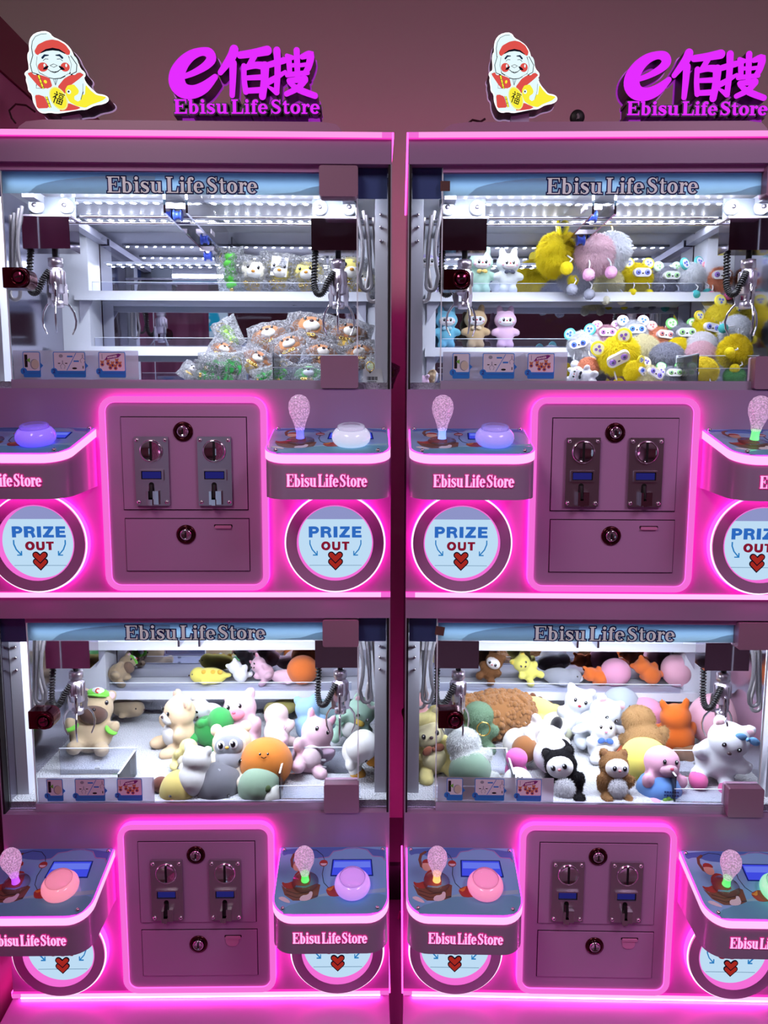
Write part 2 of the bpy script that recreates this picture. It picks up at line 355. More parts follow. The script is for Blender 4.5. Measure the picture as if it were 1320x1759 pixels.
def place(strokes, x, y, s, sx=None, slant=0):
    sx = sx or s
    return [([(x+p[0]*sx+slant*p[1]*s, y+p[1]*s) for p in pts], ([q*(s+sx)/2 for q in ws] if isinstance(ws, list) else ws*(s+sx)/2), cap) for pts, ws, cap in strokes]

# ------------------------------------------------------------------ shared materials
BODY = mat('pink_enamel', (176, 144, 184), .32, coat=.25)
BODY2 = mat('pink_enamel_matt', (204, 150, 204), .42, coat=.1)
LED = emat('led_diffuser', (255, 190, 240), 1.15)
LEDT = emat('led_diffuser_top', (255, 150, 222), 1.15)
GLOW = emat('led_side_light', (255, 40, 178), 7.0)
GLOWS = emat('strip_side_light', (255, 50, 180), 1.3)
NEONI = emat('neon_inner', (250, 90, 200), 2.2)
NEON = emat('neon_flex', (246, 110, 216), 1.0)
CHROME = mat('chrome', (225, 222, 228), .08, 1)
STEEL = mat('brushed_steel', (218, 208, 220), .3, 1)
ALU = mat('satin_aluminium', (205, 205, 222), .35, .6)
BLACK = mat('black_rubber', (14, 12, 15), .5)
WHITEP = mat('white_panel', (232, 234, 245), .4)
WHITEB = mat('white_nylon', (205, 208, 214), .35)
MIRROR = mat('mirror', (205, 205, 215), .02, 1)
SIDEM = mat('side_mirror_sheet', (205, 203, 218), .12, 1)
PANE = glass('door_glass', (250, 252, 255), 1.22, .01)
ACRY = glass('clear_acrylic', (246, 248, 255), 1.35, .03, haze=.03)
EDGE = mat('acrylic_edge', (235, 240, 250), .3, emit=(200, 210, 230), es=.12)
FILM = glass('sticker_film', (240, 240, 250), 1.3, .1, haze=.45)
BLUEP = mat('blue_plastic', (60, 85, 200), .35)
CELLO = glass('crinkled_film', (254, 254, 255), 1.26, .14, haze=.13, bump=.8, bscale=55, streak=6)  # streak paints white crinkle highlights into the film
def banner_mat(name, dark):
    m = mat(name, (150, 190, 215), .5); nt = m.node_tree; b = nt.nodes['Principled BSDF']; N = nt.nodes.new; L = nt.links.new
    tc = N('ShaderNodeTexCoord'); sp = N('ShaderNodeSeparateXYZ'); L(tc.outputs['Object'], sp.inputs[0])
    mp = N('ShaderNodeMapRange'); mp.inputs[1].default_value = .815; mp.inputs[2].default_value = .862; L(sp.outputs[2], mp.inputs[0])
    cr = N('ShaderNodeValToRGB'); e = cr.color_ramp.elements
    e[0].color = (*lin((168, 205, 222)), 1); e[1].color = (*lin((112, 158, 205)), 1); L(mp.outputs[0], cr.inputs[0])
    L(cr.outputs[0], b.inputs['Base Color'])
    tr = N('ShaderNodeBsdfTranslucent'); L(cr.outputs[0], tr.inputs[0])
    mx = N('ShaderNodeMixShader'); mx.inputs[0].default_value = .7
    L(b.outputs[0], mx.inputs[1]); L(tr.outputs[0], mx.inputs[2]); L(mx.outputs[0], nt.nodes['Material Output'].inputs[0])
    return m
BANNER = banner_mat('banner_sky_print', False); BANNERD = mat('banner_side_print', (92, 112, 170), .3)
CLOUD = mat('print_cloud', (205, 218, 224), .5); INKW = mat('print_white_selflit', (220, 215, 222), .5, emit=(206, 196, 206), es=.42); INKN = mat('print_navy', (42, 34, 110), .5)  # white ink glows by itself, standing in for light coming through the banner
INKB = mat('print_blue', (40, 130, 215), .5); INKK = mat('print_black', (18, 16, 20), .5); INKR = mat('print_red', (180, 45, 45), .5)
def backlit(m):
    nt = m.node_tree; b = nt.nodes['Principled BSDF']; t_ = nt.nodes.new('ShaderNodeBsdfTranslucent'); t_.inputs[0].default_value = b.inputs['Base Color'].default_value
    x = nt.nodes.new('ShaderNodeMixShader'); x.inputs[0].default_value = .6; nt.links.new(b.outputs[0], x.inputs[1]); nt.links.new(t_.outputs[0], x.inputs[2]); nt.links.new(x.outputs[0], nt.nodes['Material Output'].inputs[0])
for m_ in (CLOUD, INKN): backlit(m_)
def ink(c, n=None): return mat('print_%02x%02x%02x' % tuple(c), c, .5)

# ------------------------------------------------------------------ the room
WB = .95
def wallmat(name, c, bump=.05, bs=30, rough=.75):
    return mat(name, c, rough, bump=bump, bscale=bs)
WALLM = wallmat('painted_wall', (216, 200, 192))
struct(MB().box(-3, 2.6, WB, WB+.08, 0, ROOM_CEIL).obj('wall_back', WALLM))
struct(MB().box(2.6, 2.68, -4.6, WB, 0, ROOM_CEIL).obj('wall_right', wallmat('wall_right_paint', (120, 84, 108))))
struct(MB().box(-3.08, -3, -4.6, WB, 0, ROOM_CEIL).obj('wall_far_left', wallmat('wall_far_left_paint', (120, 90, 100))))
struct(MB().box(-3, 2.6, -4.68, -4.6, 0, ROOM_CEIL).obj('wall_front', wallmat('wall_front_paint', (104, 52, 70))))
struct(MB().box(-3.1, 2.7, -4.7, WB+.1, -.06, 0).obj('floor', mat('floor_tile', (120, 96, 110), .25)))
struct(MB().box(-3.1, 2.7, -4.7, WB+.1, ROOM_CEIL, ROOM_CEIL+.06).obj('ceiling', wallmat('ceiling_paint', (150, 130, 140))))
# left partition: lower boarding with swirling grain, maroon band along the top
gm = mat('grained_board', (196, 128, 160), .35); nt = gm.node_tree
wv = nt.nodes.new('ShaderNodeTexWave'); wv.inputs['Scale'].default_value = 3.2; wv.inputs['Distortion'].default_value = 9; wv.inputs['Detail'].default_value = 2
rp = nt.nodes.new('ShaderNodeValToRGB'); rp.color_ramp.elements[0].color = (*lin((168, 96, 132)), 1); rp.color_ramp.elements[1].color = (*lin((205, 138, 170)), 1)
tcn = nt.nodes.new('ShaderNodeTexCoord'); nt.links.new(tcn.outputs['Object'], wv.inputs[0]); nt.links.new(wv.outputs[0], rp.inputs[0]); nt.links.new(rp.outputs[0], gm.node_tree.nodes['Principled BSDF'].inputs['Base Color'])
wl = struct(MB().box(-.97, -.885, -1.5, WB, 0, 2.17).obj('wall_left', gm))
struct(MB().box(-.985, -.88, -1.5, WB, 2.172, 2.29).obj('trim_1', mat('maroon_band', (120, 52, 66), .4)))
# lit shop sign on the wall opposite (seen only as a reflection in the cabinet mirrors)
t = thing('shop_sign', 'white lit shop sign with cyan brush lettering, seen mirrored in the upper left cabinet', 'sign', (-1.72, -4.6, 2.28), PI)
MB().box(-.42, .42, -.05, 0, -.17, .17, 0).obj('sign_box', emat('sign_white', (205, 225, 240), .8), t)
b = MB(); Mx = FM(0, -.05, 0)
for st in (place(EEE, -.36, -.12, .26), place(BAI, -.1, -.1, .22), place(SOU, .16, -.1, .22)): sset(b, st, Mx, .0, .003)
b.obj('lettering', emat('sign_cyan', (40, 170, 205), .8), t)
b = MB().box(-2.35, -1.12, -4.6, -4.59, .25, 2.05, 0)
for x in (-2.37, -1.75, -1.12): b.box(x, x+.03, -4.6, -4.57, .2, 2.08, 1)
struct(b.obj('window_1', [emat('lit_shopfront', (150, 160, 190), .85), ALU]))
# ------------------------------------------------------------------ one claw machine, two decks
ZB, DK = .10377, .92357
LED_CHIP, FILL_TUBE = 230, 112.0
HW = .425
def zpl(y): return .3045+(y+.171)/.171*.0435
def deck(root):
    P = []
    def part(mb, name, mats, bevel=0, **k):
        o = mb.obj(name, mats, root, bevel, **k); o.location.z = ZB; P.append(o); return o
    I = FM(0, 0, 0)
    part(MB().box(-HW, HW, 0, .58, .0056, .43), 'front_panel', BODY, .003)
    part(MB().box(-HW, HW, 0, .58, .871, .9178), 'header_panel', BODY, .003)
    b = MB()
    b.box(-HW+.02, HW-.02, -.007, .01, -.0054, .0054, mis=[0, 0, 0, 0, 1, 1])
    b.box(-HW, -HW+.02, -.007, .01, -.0054, .0054, mis=[2, 2, 2, 0, 1, 1]).box(HW-.02, HW, -.007, .01, -.0054, .0054, mis=[2, 2, 2, 0, 1, 1])
    part(b, 'led_strip', [LED, GLOWS, NEON])
    # coin panel in the middle
    b = MB().prism(rrect(-.1576, .1576, .0235, .4015, .019), I, 0, .012)
    cp = part(b, 'coin_panel', BODY2, .0012)
    b = MB().frame(rrect(-.1705, .1705, .0112, .4142, .032), rrect(-.1578, .1578, .0233, .4017, .0195), I, 0, .0155, 0, so=1, si=2)
    b.obj('neon_frame', [NEON, GLOW, NEONI], cp, label='glowing pink neon frame')
    gapm = mat('door_gap', (40, 16, 34), .6)
    b = MB().box(-.1278, .1298, -.0123, -.011, .1808, .3735, 1); b.box(-.126, .128, -.0152, -.011, .183, .3715, 0)
    b.obj('coin_door', [BODY2, gapm], cp, .0008)
    b = MB().box(-.1268, .1312, -.0123, -.011, .0518, .1643, 1); b.box(-.125, .1295, -.0152, -.011, .0538, .1623, 0)
    dr = b.obj('cash_drawer', [BODY2, gapm], cp, .0008)
    b = MB().prism(rrect(.058, .096, .1455, .1515, .002), I, .0155, .0158, 1); b.prism(rrect(.06, .094, .1435, .1495, .0025), I, .0155, .019, 0)
    b.obj('drawer_pull', [mat('pull_pink', (235, 150, 205), .35), gapm], cp)
    for z in (.343, .1305):
        Lk = FM(0, -.0152, z)
        b = MB().lathe([(.0202, 0), (.0202, .002), (.013, .0035), (.013, .001)], Lk, 28, 0)
        b.lathe([(.0118, .001), (.0118, .006), (.0095, .0085), (.008, .007), (0, .007)], Lk, 28, 1)
        b.ribbon(([(0, -.0055), (0, .0055)], .0032, 'flat'), Lk, .0068, .0074, 0, 2)
        b.obj('cam_lock', [mat('lock_escutcheon', (74, 20, 32), .2, .7), CHROME, BLACK], cp, label='round keyhole lock with dark red ring')
    for cx in (-.0647, .0635):
        A = FM(cx, -.0152, 0)
        pl = part(MB().prism(rrect(-.0345, .0345, .1912, .3328, .002), A, 0, .006), 'coin_acceptor', STEEL, .0008)
        b = MB().lathe([(.0232, .006), (.0232, .0095), (.0205, .0115), (.0192, .0105), (0, .0105)], FM(cx, -.0152, .3035), 36, 0)
        b.obj('coin_dial', CHROME, pl)
        MB().ribbon(([(0, -.019), (0, .019)], .0048, 'flat'), FM(cx, -.0152, .3035), .0100, .0112).obj('coin_slot', BLACK, pl)
        b = MB().frame(rrect(-.0245, .0245, .2432, .2655, .001, 2), rrect(-.0212, .0205, .2458, .2628, .001, 2), A, .006, .0105)
        b.obj('display_bezel', STEEL, pl)
        b = MB().prism(rrect(-.0212, .0205, .2458, .2628, .001, 2), A, .0055, .0075, 0); b.prism(rrect(-.0195, .0185, .2475, .2612, .001, 2), A, .0075, .0078, 1)
        b.obj('display', [BLACK, emat('small_blue_screen', (38, 38, 120), .75)], pl)
        b = MB(); b.ribbon(([(-.002, .2345), (-.002, .204)], .0105, 'round'), A, .006, .0068)
        b.tube([(cx-.002, -.0222, .2335), (cx-.002, -.026, .222), (cx-.002, -.0275, .208)], .0048, 8)
        b.obj('return_slot', BLACK, pl)
        b = MB().box(cx-.0105, cx-.0055, -.0345, -.021, .1945, .222).box(cx+.002, cx+.0135, -.0295, -.021, .1945, .222).box(cx-.0055, cx+.002, -.0345, -.021, .193, .205)
        b.obj('return_lever', CHROME, pl, .001)
        for sx in (-.0285, .0285):
            for z in (.1985, .3255):
                MB().lathe([(.0042, .006), (.004, .0085), (.002, .0098), (0, .01)], FM(cx+sx, -.0152, z), 12).obj('screw', CHROME, pl)
    # prize doors
    for cx in (-.309, .309):
        R = FM(cx, 0, .1132)
        pr = part(MB().frame(circ(0, 0, .1015, 64), circ(0, 0, .0795, 64), R, 0, .022), 'prize_door', BODY2)
        MB().frame(circ(0, 0, .1052, 64), circ(0, 0, .1016, 64), R, 0, .018, 0, so=1).obj('light_ring', [emat('led_ring', (255, 226, 250), 1.3), GLOW], pr, label='thin white-pink glowing rim')
        MB().frame(circ(0, 0, .0794, 64), circ(0, 0, .0772, 64), R, 0, .0215).obj('inner_rim', NEON, pr)
        b = MB().prism(circ(0, 0, .0775, 48), R, 0, .003, 0)
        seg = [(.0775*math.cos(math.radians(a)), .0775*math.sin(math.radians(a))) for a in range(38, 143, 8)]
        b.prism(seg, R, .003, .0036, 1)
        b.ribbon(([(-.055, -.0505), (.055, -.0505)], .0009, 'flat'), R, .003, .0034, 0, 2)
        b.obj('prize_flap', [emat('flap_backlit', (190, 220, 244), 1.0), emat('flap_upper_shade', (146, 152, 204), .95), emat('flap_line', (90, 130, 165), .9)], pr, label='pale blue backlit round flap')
        b = MB(); sset(b, [([(x, y+.0205-.0115) for x, y in p], ws, c) for p, ws, c in sans('PRIZE', .0232, .112)], R, .003, .0045)
        b.obj('prize_lettering', emat('backlit_blue', (48, 110, 200), .9), pr)
        b = MB(); sset(b, [([(x, y-.0178) for x, y in p], ws, c) for p, ws, c in sans('OUT', .0178, .0585, .12)], R, .003, .0045)
        b.obj('out_lettering', emat('backlit_maroon', (138, 24, 52), .9), pr)
        b = MB()
        for s in (-1, 1):
            b.ribbon(([(s*.0535, .0035), (s*.0535, -.005), (s*.049, -.0165), (s*.0395, -.0275)], .0024, 'flat'), R, .003, .0045)
            b.ribbon(([(s*.0385, -.0198), (s*.0385, -.0285), (s*.0475, -.0285)], .0022, 'flat'), R, .003, .0046)
        b.obj('arrow_print', emat('backlit_arrow', (44, 130, 200), .9), pr)
        b = MB()
        for k, y in enumerate((-.0452, -.0308)):
            v = ([(-.0088, y+.0028), (0, y-.0062), (.0088, y+.0028)], .0098, 'round')
            b.ribbon(v, R, .003, .0044+k*.0004, .0022, 1); b.ribbon(v, R, .003, .0046+k*.0004, 0, 0)
        b.obj('chevron_print', [emat('backlit_red', (172, 42, 34), .9), emat('backlit_ink', (24, 18, 40), .6)], pr)
    # control consoles
    for cx in (-.3015, .3015):
        x0, x1 = cx-.1195, cx+.1195
        def foot(g=0): return rrect(x0+g, x1-g, -.171+g, .0, (.045-g, .045-g, .0005, .0005), 8)
        def loft(b, pts, zt, zb, ms=0, mt=0, mbm=0):
            n = len(pts); top = [(x, y, zt(y)) for x, y in pts]; bot = [(x, y, zb(y)) for x, y in pts]
            b.add(top, [tuple(range(n))], mt); b.add(bot, [tuple(range(n-1, -1, -1))], mbm)
            b.add(bot+top, [(i, (i+1) % n, n+(i+1) % n, n+i) for i in range(n)], ms, True); return b
        cs = part(loft(MB(), foot(.0018), lambda y: zpl(y)-.0165, lambda y: .2205+(y+.171)*.053), 'console', BODY)
        loft(MB(), foot(0), lambda y: zpl(y)-.0006, lambda y: zpl(y)-.0166, 0, 1, 1).obj('led_edge', [LED, GLOW], cs, label='bright pink light strip under the console top')
        MB().box(x0+.02, x1-.02, -.045, -.03, .2255, .2278).obj('added_under_light', emat('added_console_wash', (255, 50, 180), 15.0), cs)  # pink downlight added to wash the panel and footboard below
        PM = Matrix.Translation((cx, -.171, .3045)) @ Matrix(((1, 0, 0, 0), (0, .9692, -.2465, 0), (0, .2465, .9692, 0), (0, 0, 0, 1)))
        L = .1764; Wd = .239
        pl = MB().prism(rrect(-.1165, .1165, .003, L, (.042, .042, .002, .002), 8), PM, .0, .0022)
        pl = pl.obj('top_plate', mat('console_sky_print', (136, 200, 246), .12, coat=.6), cs)
        U = lambda u: (u-.5)*.233
        V = lambda v: v*L
        pk = lambda l: [(U(a), V(c)) for a, c in l]
        b = MB(); D = .0022
        mlist = [ink((165, 150, 205)), ink((104, 178, 206)), ink((150, 205, 220)), ink((124, 84, 62)), ink((172, 66, 52)), ink((238, 200, 175)), INKK, ink((236, 232, 238)), ink((226, 150, 60)), ink((84, 128, 204))]
        b.prism(pk(smooth_poly([(.02, .86), (.09, .9), (.16, .88), (.2, .84), (.36, .82), (.46, .84), (.5, .93), (.58, .95), (.63, .97), (.72, .98), (.82, .95), (.87, .85), (.96, .84), (.985, .78), (.985, .995), (.02, .995)], 1)), PM, 0, D+.0002, 9)
        b.ribbon((pk([(.36, .82), (.46, .84), (.5, .93), (.58, .95), (.63, .98), (.72, .985), (.82, .95), (.87, .85), (.96, .84), (.985, .78)]), .0022, 'flat'), PM, 0, D+.0003, 0, 0)
        b.prism(pk(smooth_poly([(.08, .03), (.12, .13), (.22, .17), (.32, .24), (.45, .26), (.6, .24), (.75, .27), (.985, .3), (.985, .16), (.94, .05), (.85, .022), (.15, .022)], 1)), PM, 0, D+.0002, 1)
        b.prism(pk([(.3, .235), (.45, .262), (.6, .25), (.75, .28), (.985, .31), (.985, .37), (.75, .33), (.6, .32), (.45, .3)]), PM, 0, D+.0003, 2)
        # boat, fisherman, cat, red fish, line and float
        b.prism(pk([(.05, .42), (.09, .37), (.16, .39), (.27, .38), (.37, .44), (.4, .42), (.385, .25), (.3, .2), (.17, .2), (.09, .28)]), PM, 0, D+.0003, 3)
        for vv in (.26, .31): b.ribbon((pk([(.1, vv+.03), (.2, vv-.02), (.34, vv+.02)]), .0012, 'flat'), PM, 0, D+.0004, 0, 6)
        b.prism(pk(smooth_poly([(.06, .42), (.05, .47), (.09, .44), (.16, .48), (.19, .42), (.15, .36), (.08, .38)], 1)), PM, 0, D+.0005, 4)
        b.prism(pk(smooth_poly([(.15, .42), (.15, .56), (.21, .66), (.29, .64), (.31, .5), (.3, .4)], 1)), PM, 0, D+.0004, 4)
        b.prism(pk(circ(.18, .7, .045, 20, .075)), PM, 0, D+.0006, 5)
        b.prism(pk(smooth_poly([(.13, .74), (.16, .81), (.22, .8), (.235, .73), (.18, .75)], 1)), PM, 0, D+.0007, 4)
        b.ribbon((pk([(.165, .66), (.13, .7), (.115, .8), (.13, .88), (.17, .92)]), .006, 'round'), PM, 0, D+.0005, 0, 3)
        b.ribbon((pk([(.17, .92), (.25, .965), (.34, .95), (.4, .87), (.42, .8)]), .0011, 'flat'), PM, 0, D+.0005, 0, 6)
        b.ribbon((pk([(.42, .7), (.41, .58), (.43, .45), (.48, .37)]), .0011, 'flat'), PM, 0, D+.0005, 0, 6)
        b.prism(pk(circ(.415, .745, .038, 20, .05)), PM, 0, D+.0006, 4); b.prism(pk(arc(.415, .74, .03, .036, 180, 360, 10)), PM, 0, D+.0008, 7)
        b.prism(pk(smooth_poly([(.45, .36), (.5, .4), (.55, .42), (.62, .36), (.62, .26), (.5, .25), (.47, .28)], 1)), PM, 0, D+.0005, 4)
        b.prism(pk(smooth_poly([(.45, .36), (.49, .37), (.53, .42), (.5, .32)], 1)), PM, 0, D+.0007, 8)
        b.prism(pk(smooth_poly([(.22, .2), (.24, .27), (.3, .28), (.31, .33), (.34, .32), (.33, .22), (.28, .19)], 1)), PM, 0, D+.0006, 7)
        b.prism(pk(smooth_poly([(.03, .24), (.08, .26), (.14, .2), (.15, .16), (.08, .19)], 1)), PM, 0, D+.0006, 7)
        b.obj('plate_print', mlist, cs, label='printed picture of a fisherman in a boat on a blue sea')
        b = MB().prism(pk([(.485, .545), (.875, .545), (.862, .80), (.495, .80)]), PM, 0, D+.0009, 0)
        b.prism(pk([(.497, .56), (.863, .56), (.852, .785), (.507, .785)]), PM, 0, D+.0012, 1)
        b.prism(pk([(.51, .67), (.85, .67), (.845, .76), (.515, .76)]), PM, 0, D+.0014, 2)
        b.obj('blue_screen', [emat('lcd_border', (30, 36, 120), .7), emat('lcd_blue', (66, 76, 228), .95), emat('lcd_pale', (104, 120, 238), .95)], cs, label='small glowing blue screen')
        for u, v in ((.035, .955), (.965, .955), (.09, .09), (.91, .09)):
            MB().lathe([(.0042, D), (.004, D+.003), (.0022, D+.0048), (0, D+.005)], PM @ Matrix.Translation((U(u), V(v), 0)), 12).obj('screw', CHROME, cs)
        J = PM @ Matrix.Translation((U(.262), V(.46), D))
        MB().lathe([(.0275, 0), (.0275, .002), (.014, .004), (.010, .007), (.0, .007)], J, 28).obj('joystick_base', glass('joystick_base_clear', (250, 245, 250), 1.22, .05, haze=.1), cs)
        MB().lathe([(.0085, .006), (.0075, .012), (.0075, .021), (.009, .025), (0, .026)], J, 20).obj('joystick_collar', glowmat('collar_glow', s=1.3), cs, color=(90, 120, 235))
        b = MB().lathe([(.0088, .0235), (.0105, .032), (.0145, .044), (.0192, .056), (.0208, .067), (.0192, .078), (.014, .0865), (.007, .0905), (0, .0915)], J, 28)
        b.obj('joystick_knob', knob_mat(), cs, label='clear bubbly bulb-shaped joystick knob')
        B = PM @ Matrix.Translation((U(.69), V(.36), D))
        MB().lathe([(.030, 0), (.0355, .006), (.0375, .013), (.036, .021), (.031, .028), (.025, .0315), (0, .032)], B, 36).obj('push_button', glowmat('button_glow', s=.85), cs, color=(150, 130, 240), label='large domed glowing push button')
        MB().lathe([(.0262, .0305), (.027, .034), (.0255, .0365), (.021, .0375), (0, .0375)], B, 32).obj('button_cap', glass('button_cap_clear', (250, 240, 250), 1.45, .05, haze=.25), cs)
        T = FM(cx, -.1695, .2445)
        st = words(SHOP, .0235, .150)
        b = MB(); sset(b, st, T, 0, .0008, .0011); b.obj('lettering_halo', emat('letter_halo', (226, 34, 140), .9), cs)
        b = MB(); sset(b, st, T, 0, .0016, .00); b.obj('lettering', emat('letter_pink', (255, 190, 250), 1.0), cs, label='pale pink lit lettering of the shop name')
    # cabinet
    part(MB().box(-.4185, .4185, .03, .55, .4302, .445), 'floor_mat', mat('white_fleece', (232, 234, 242), .95, bump=1.0, bscale=240, sheen=.3), .004)
    part(MB().box(-.4185, .4185, .03, .55, .8625, .8708), 'cabinet_ceiling', WHITEP)
    part(MB().box(-.352, .352, .549, .556, .445, .8625), 'mirror_panel', MIRROR)
    for s in (-1, 1):
        xs = sorted((s*.4185, s*.425)); i_, o_ = (1, 0) if s < 0 else (0, 1)
        part(MB().box(xs[0], xs[1], .032, .575, .4302, .8708, mis=[0 if s < 0 else 1, 1 if s < 0 else 0, 0, 0, 0, 0]), 'side_panel', [BODY, SIDEM])
        xs = sorted((s*.392, s*.418)); cpst = part(MB().box(xs[0], xs[1], .062, .1, .4302, .8625), 'corner_post', WHITEP, .002)
        for z in (.79, .765, .737):
            MB().lathe([(.0035, 0), (.0033, .0022), (.0018, .0035), (0, .0036)], FM(s*.404, .0619, z), 10).obj('screw', CHROME, cpst)
        xs = sorted((s*.4185, s*.4225)); part(MB().box(xs[0], xs[1], .002, .03, .4302, .8708), 'door_gasket', BLACK)
        xs = sorted((s*.4226, s*.425)); part(MB().box(xs[0], xs[1], .0, .03, .4302, .8708), 'edge_trim', ALU)
        xs = sorted((s*.347, s*.4183)); part(MB().box(xs[0], xs[1], .455, .545, .445, .8625), 'rear_post', WHITEP, .003)
        xs = sorted((s*.358, s*.4175)); part(MB().box(xs[0], xs[1], .0225, .0255, .4305, .8705), 'fixed_pane', PANE)
        xs = sorted((s*.3575, s*.416)); part(MB().box(xs[0], xs[1], .0265, .028, .812, .8705), 'side_banner', BANNERD)
    for zt in (.688, .549):
        sh = part(MB().box(-.375, .375, .43, .548, zt-.005, zt).box(-.375, .375, .43, .4345, zt-.021, zt-.005).box(-.375, .375, .4275, .43, zt-.021, zt+.002, 0), 'shelf', WHITEP, .0012)
        MB().box(-.33, .33, .4325, .4345, zt+.0003, zt+.024).obj('shelf_fence', ACRY, sh)
        MB().box(-.33, .33, .4322, .4348, zt+.024, zt+.0252).obj('fence_edge', EDGE, sh)
        for s in (-1, 1):
            MB().prism([(s*.37, zt-.02), (s*.335, zt-.02), (s*.37, zt-.075)], FM(0, .45, 0), 0, .004).obj('bracket', ALU, sh)
    for (y, z) in ((.24, .856), (.40, .856), (.535, .775)):
        lb = part(MB().box(-.33, .33, y-.008, y+.008, z, z+.006), 'led_bar', mat('led_bar_grey', (150, 154, 168), .4))
        b = MB()
        for k in range(25):
            x = -.318+k*.0262
            b.add([(x-.0045, y-.006, z-.0012), (x+.0025, y-.006, z-.0012), (x+.0055, y+.003, z-.0012), (x-.0015, y+.003, z-.0012)], [(3, 2, 1, 0)])
        b.obj('led_chips', emat('cold_led', (240, 244, 255), LED_CHIP), lb, kind='stuff')
    tb = part(MB().box(-.356, .356, .0295, .053, .8425, .8625), 'added_tube_housing', WHITEP)  # unseen tube and housing, added behind the banner to light the toys from the front
    sec = [(.030, .8424), (.030, .828), (.036, .8245), (.053, .8385), (.052, .8424)]; b = MB()
    for i in range(5):
        (ya, za), (yb, zb_) = sec[i], sec[(i+1) % 5]
        b.add([(-.345, ya, za), (.345, ya, za), (.345, yb, zb_), (-.345, yb, zb_)], [(3, 2, 1, 0)], {0: 1, 1: 1, 2: 0}.get(i, 2))
    for x in (-.345, .345): b.add([(x, y, z) for y, z in sec], [(0, 1, 2, 3, 4)], 2)
    b.obj('added_fill_tube', [emat('added_cold_fill', (238, 242, 255), FILL_TUBE), emat('added_banner_backlight', (235, 240, 255), 2.6), WHITEP], tb)  # added light: strong face towards the toys, weak one brightens the banner
    # acrylic prize chutes
    for s in (-1, 1):
        xi, xo = s*.178, s*.36; xs = sorted((xi, xo)); ex = sorted((xi, xi+s*.003))
        ch = part(MB().box(ex[0], ex[1], .035, .16, .4452, .505).box(xs[0], xs[1], .157, .16, .4452, .51).box(xs[0], xs[1], .035, .037, .4452, .475), 'prize_chute', ACRY)
        b = MB().box(ex[0]-.0004, ex[1]+.0004, .035, .16, .505, .5062).box(xs[0], xs[1], .1568, .1604, .51, .5112).box(ex[0]-.0004, ex[1]+.0004, .1566, .1606, .4452, .51)
        b.box(xs[0], xs[1], .0345, .0375, .475, .476)
        b.obj('chute_edge', EDGE, ch)
        for z in (.48, .462): MB().prism(rrect(-.006, .006, -.0022, .0022, .002), FM(s*.27, .156, z), 0, .002).obj('clip', WHITEB, ch)
    # glass door
    gd = part(MB().box(-.3555, .3555, .0165, .0205, .4325, .8685), 'glass_door', PANE)
    for s in (-1, 1): MB().box(s*.3555-.0011, s*.3555+.0011, .0164, .0206, .4485, .8685).obj('glass_edge', EDGE, gd)
    MB().box(-.3555, .3555, .0115, .0255, .4303, .4482).obj('bottom_rail', mat('lilac_rail', (198, 190, 218), .3, .3), gd, .0015)
    MB().box(-.3555, .3555, .0115, .0255, .8585, .8708).obj('top_rail', BODY2, gd, .0015)
    b = MB(True).prism([(-.3555, .8165), (.3555, .8165), (.3555, .8583), (-.3555, .8583)], FM(0, .0215, 0), 0, 0)
    bn = b.obj('banner', BANNER, gd)
    b = MB(True); Bm = FM(0, .0212, 0)
    def cl(b, x0, x1, h):
        b.prism([(x0, .8166)]+[(x0+(x1-x0)*t, .8166+h*math.sqrt(max(0, 1-(1-t)**2))*(1-.15*t)) for t in [i/14 for i in range(1, 15)]]+[(x1, .8166)], Bm, 0, .0002)
    cl(b, -.305, -.05, .0405); cl(b, .0, .12, .034)
    b.prism([(x, y) for x, y in smooth_poly([(.16, .8166), (.2, .82), (.235, .822), (.26, .832), (.29, .836), (.32, .846), (.355, .85), (.3555, .8166)], 1)], Bm, 0, .0003)
    b.obj('cloud_print', CLOUD, gd)
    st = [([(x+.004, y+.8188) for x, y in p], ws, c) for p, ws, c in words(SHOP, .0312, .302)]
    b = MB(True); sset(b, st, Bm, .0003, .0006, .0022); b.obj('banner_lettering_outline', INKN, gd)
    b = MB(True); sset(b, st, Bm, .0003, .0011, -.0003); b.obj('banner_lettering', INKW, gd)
    for z0, z1 in ((.8085, .8672), (.4315, .4975)):
        MB().prism(rrect(.2805, .3575, z0, z1, .005), FM(0, 0, 0), -.03, .004).obj('hinge_plate', mat('hinge_pink', (176, 138, 164), .35, .2), gd, .001)
    b = MB().prism(rrect(-.353, -.2985, .628, .668, (.002, .016, .016, .002)), FM(0, 0, 0), -.03, .005, 0)
    lk = b.obj('door_lock', mat('lock_maroon', (92, 24, 40), .12, .85), gd, .001, label='dark red glass-door lock with keyhole')
    b = MB().lathe([(.018, .0), (.018, .009), (.0145, .012), (.0135, .008), (0, .008)], FM(-.3175, -.004, .648), 30, 0)
    b.lathe([(.0105, .008), (.0105, .011), (.0095, .012), (0, .0118)], FM(-.3175, -.004, .648), 24, 1)
    b.ribbon(([(-.006, -.0015), (.006, .0015)], .0028, 'flat'), FM(-.3175, -.004, .648), .0118, .0122, 0, 2)
    b.obj('lock_cylinder', [mat('lock_maroon', None), mat('lock_barrel', (150, 70, 100), .15, 1), BLACK], gd)
    # instruction sticker strip
    S = FM(0, .0163, 0)
    MB().prism(rrect(-.351, -.095, .4485, .507, .001), S, 0, .0004).obj('sticker_strip', FILM, gd)
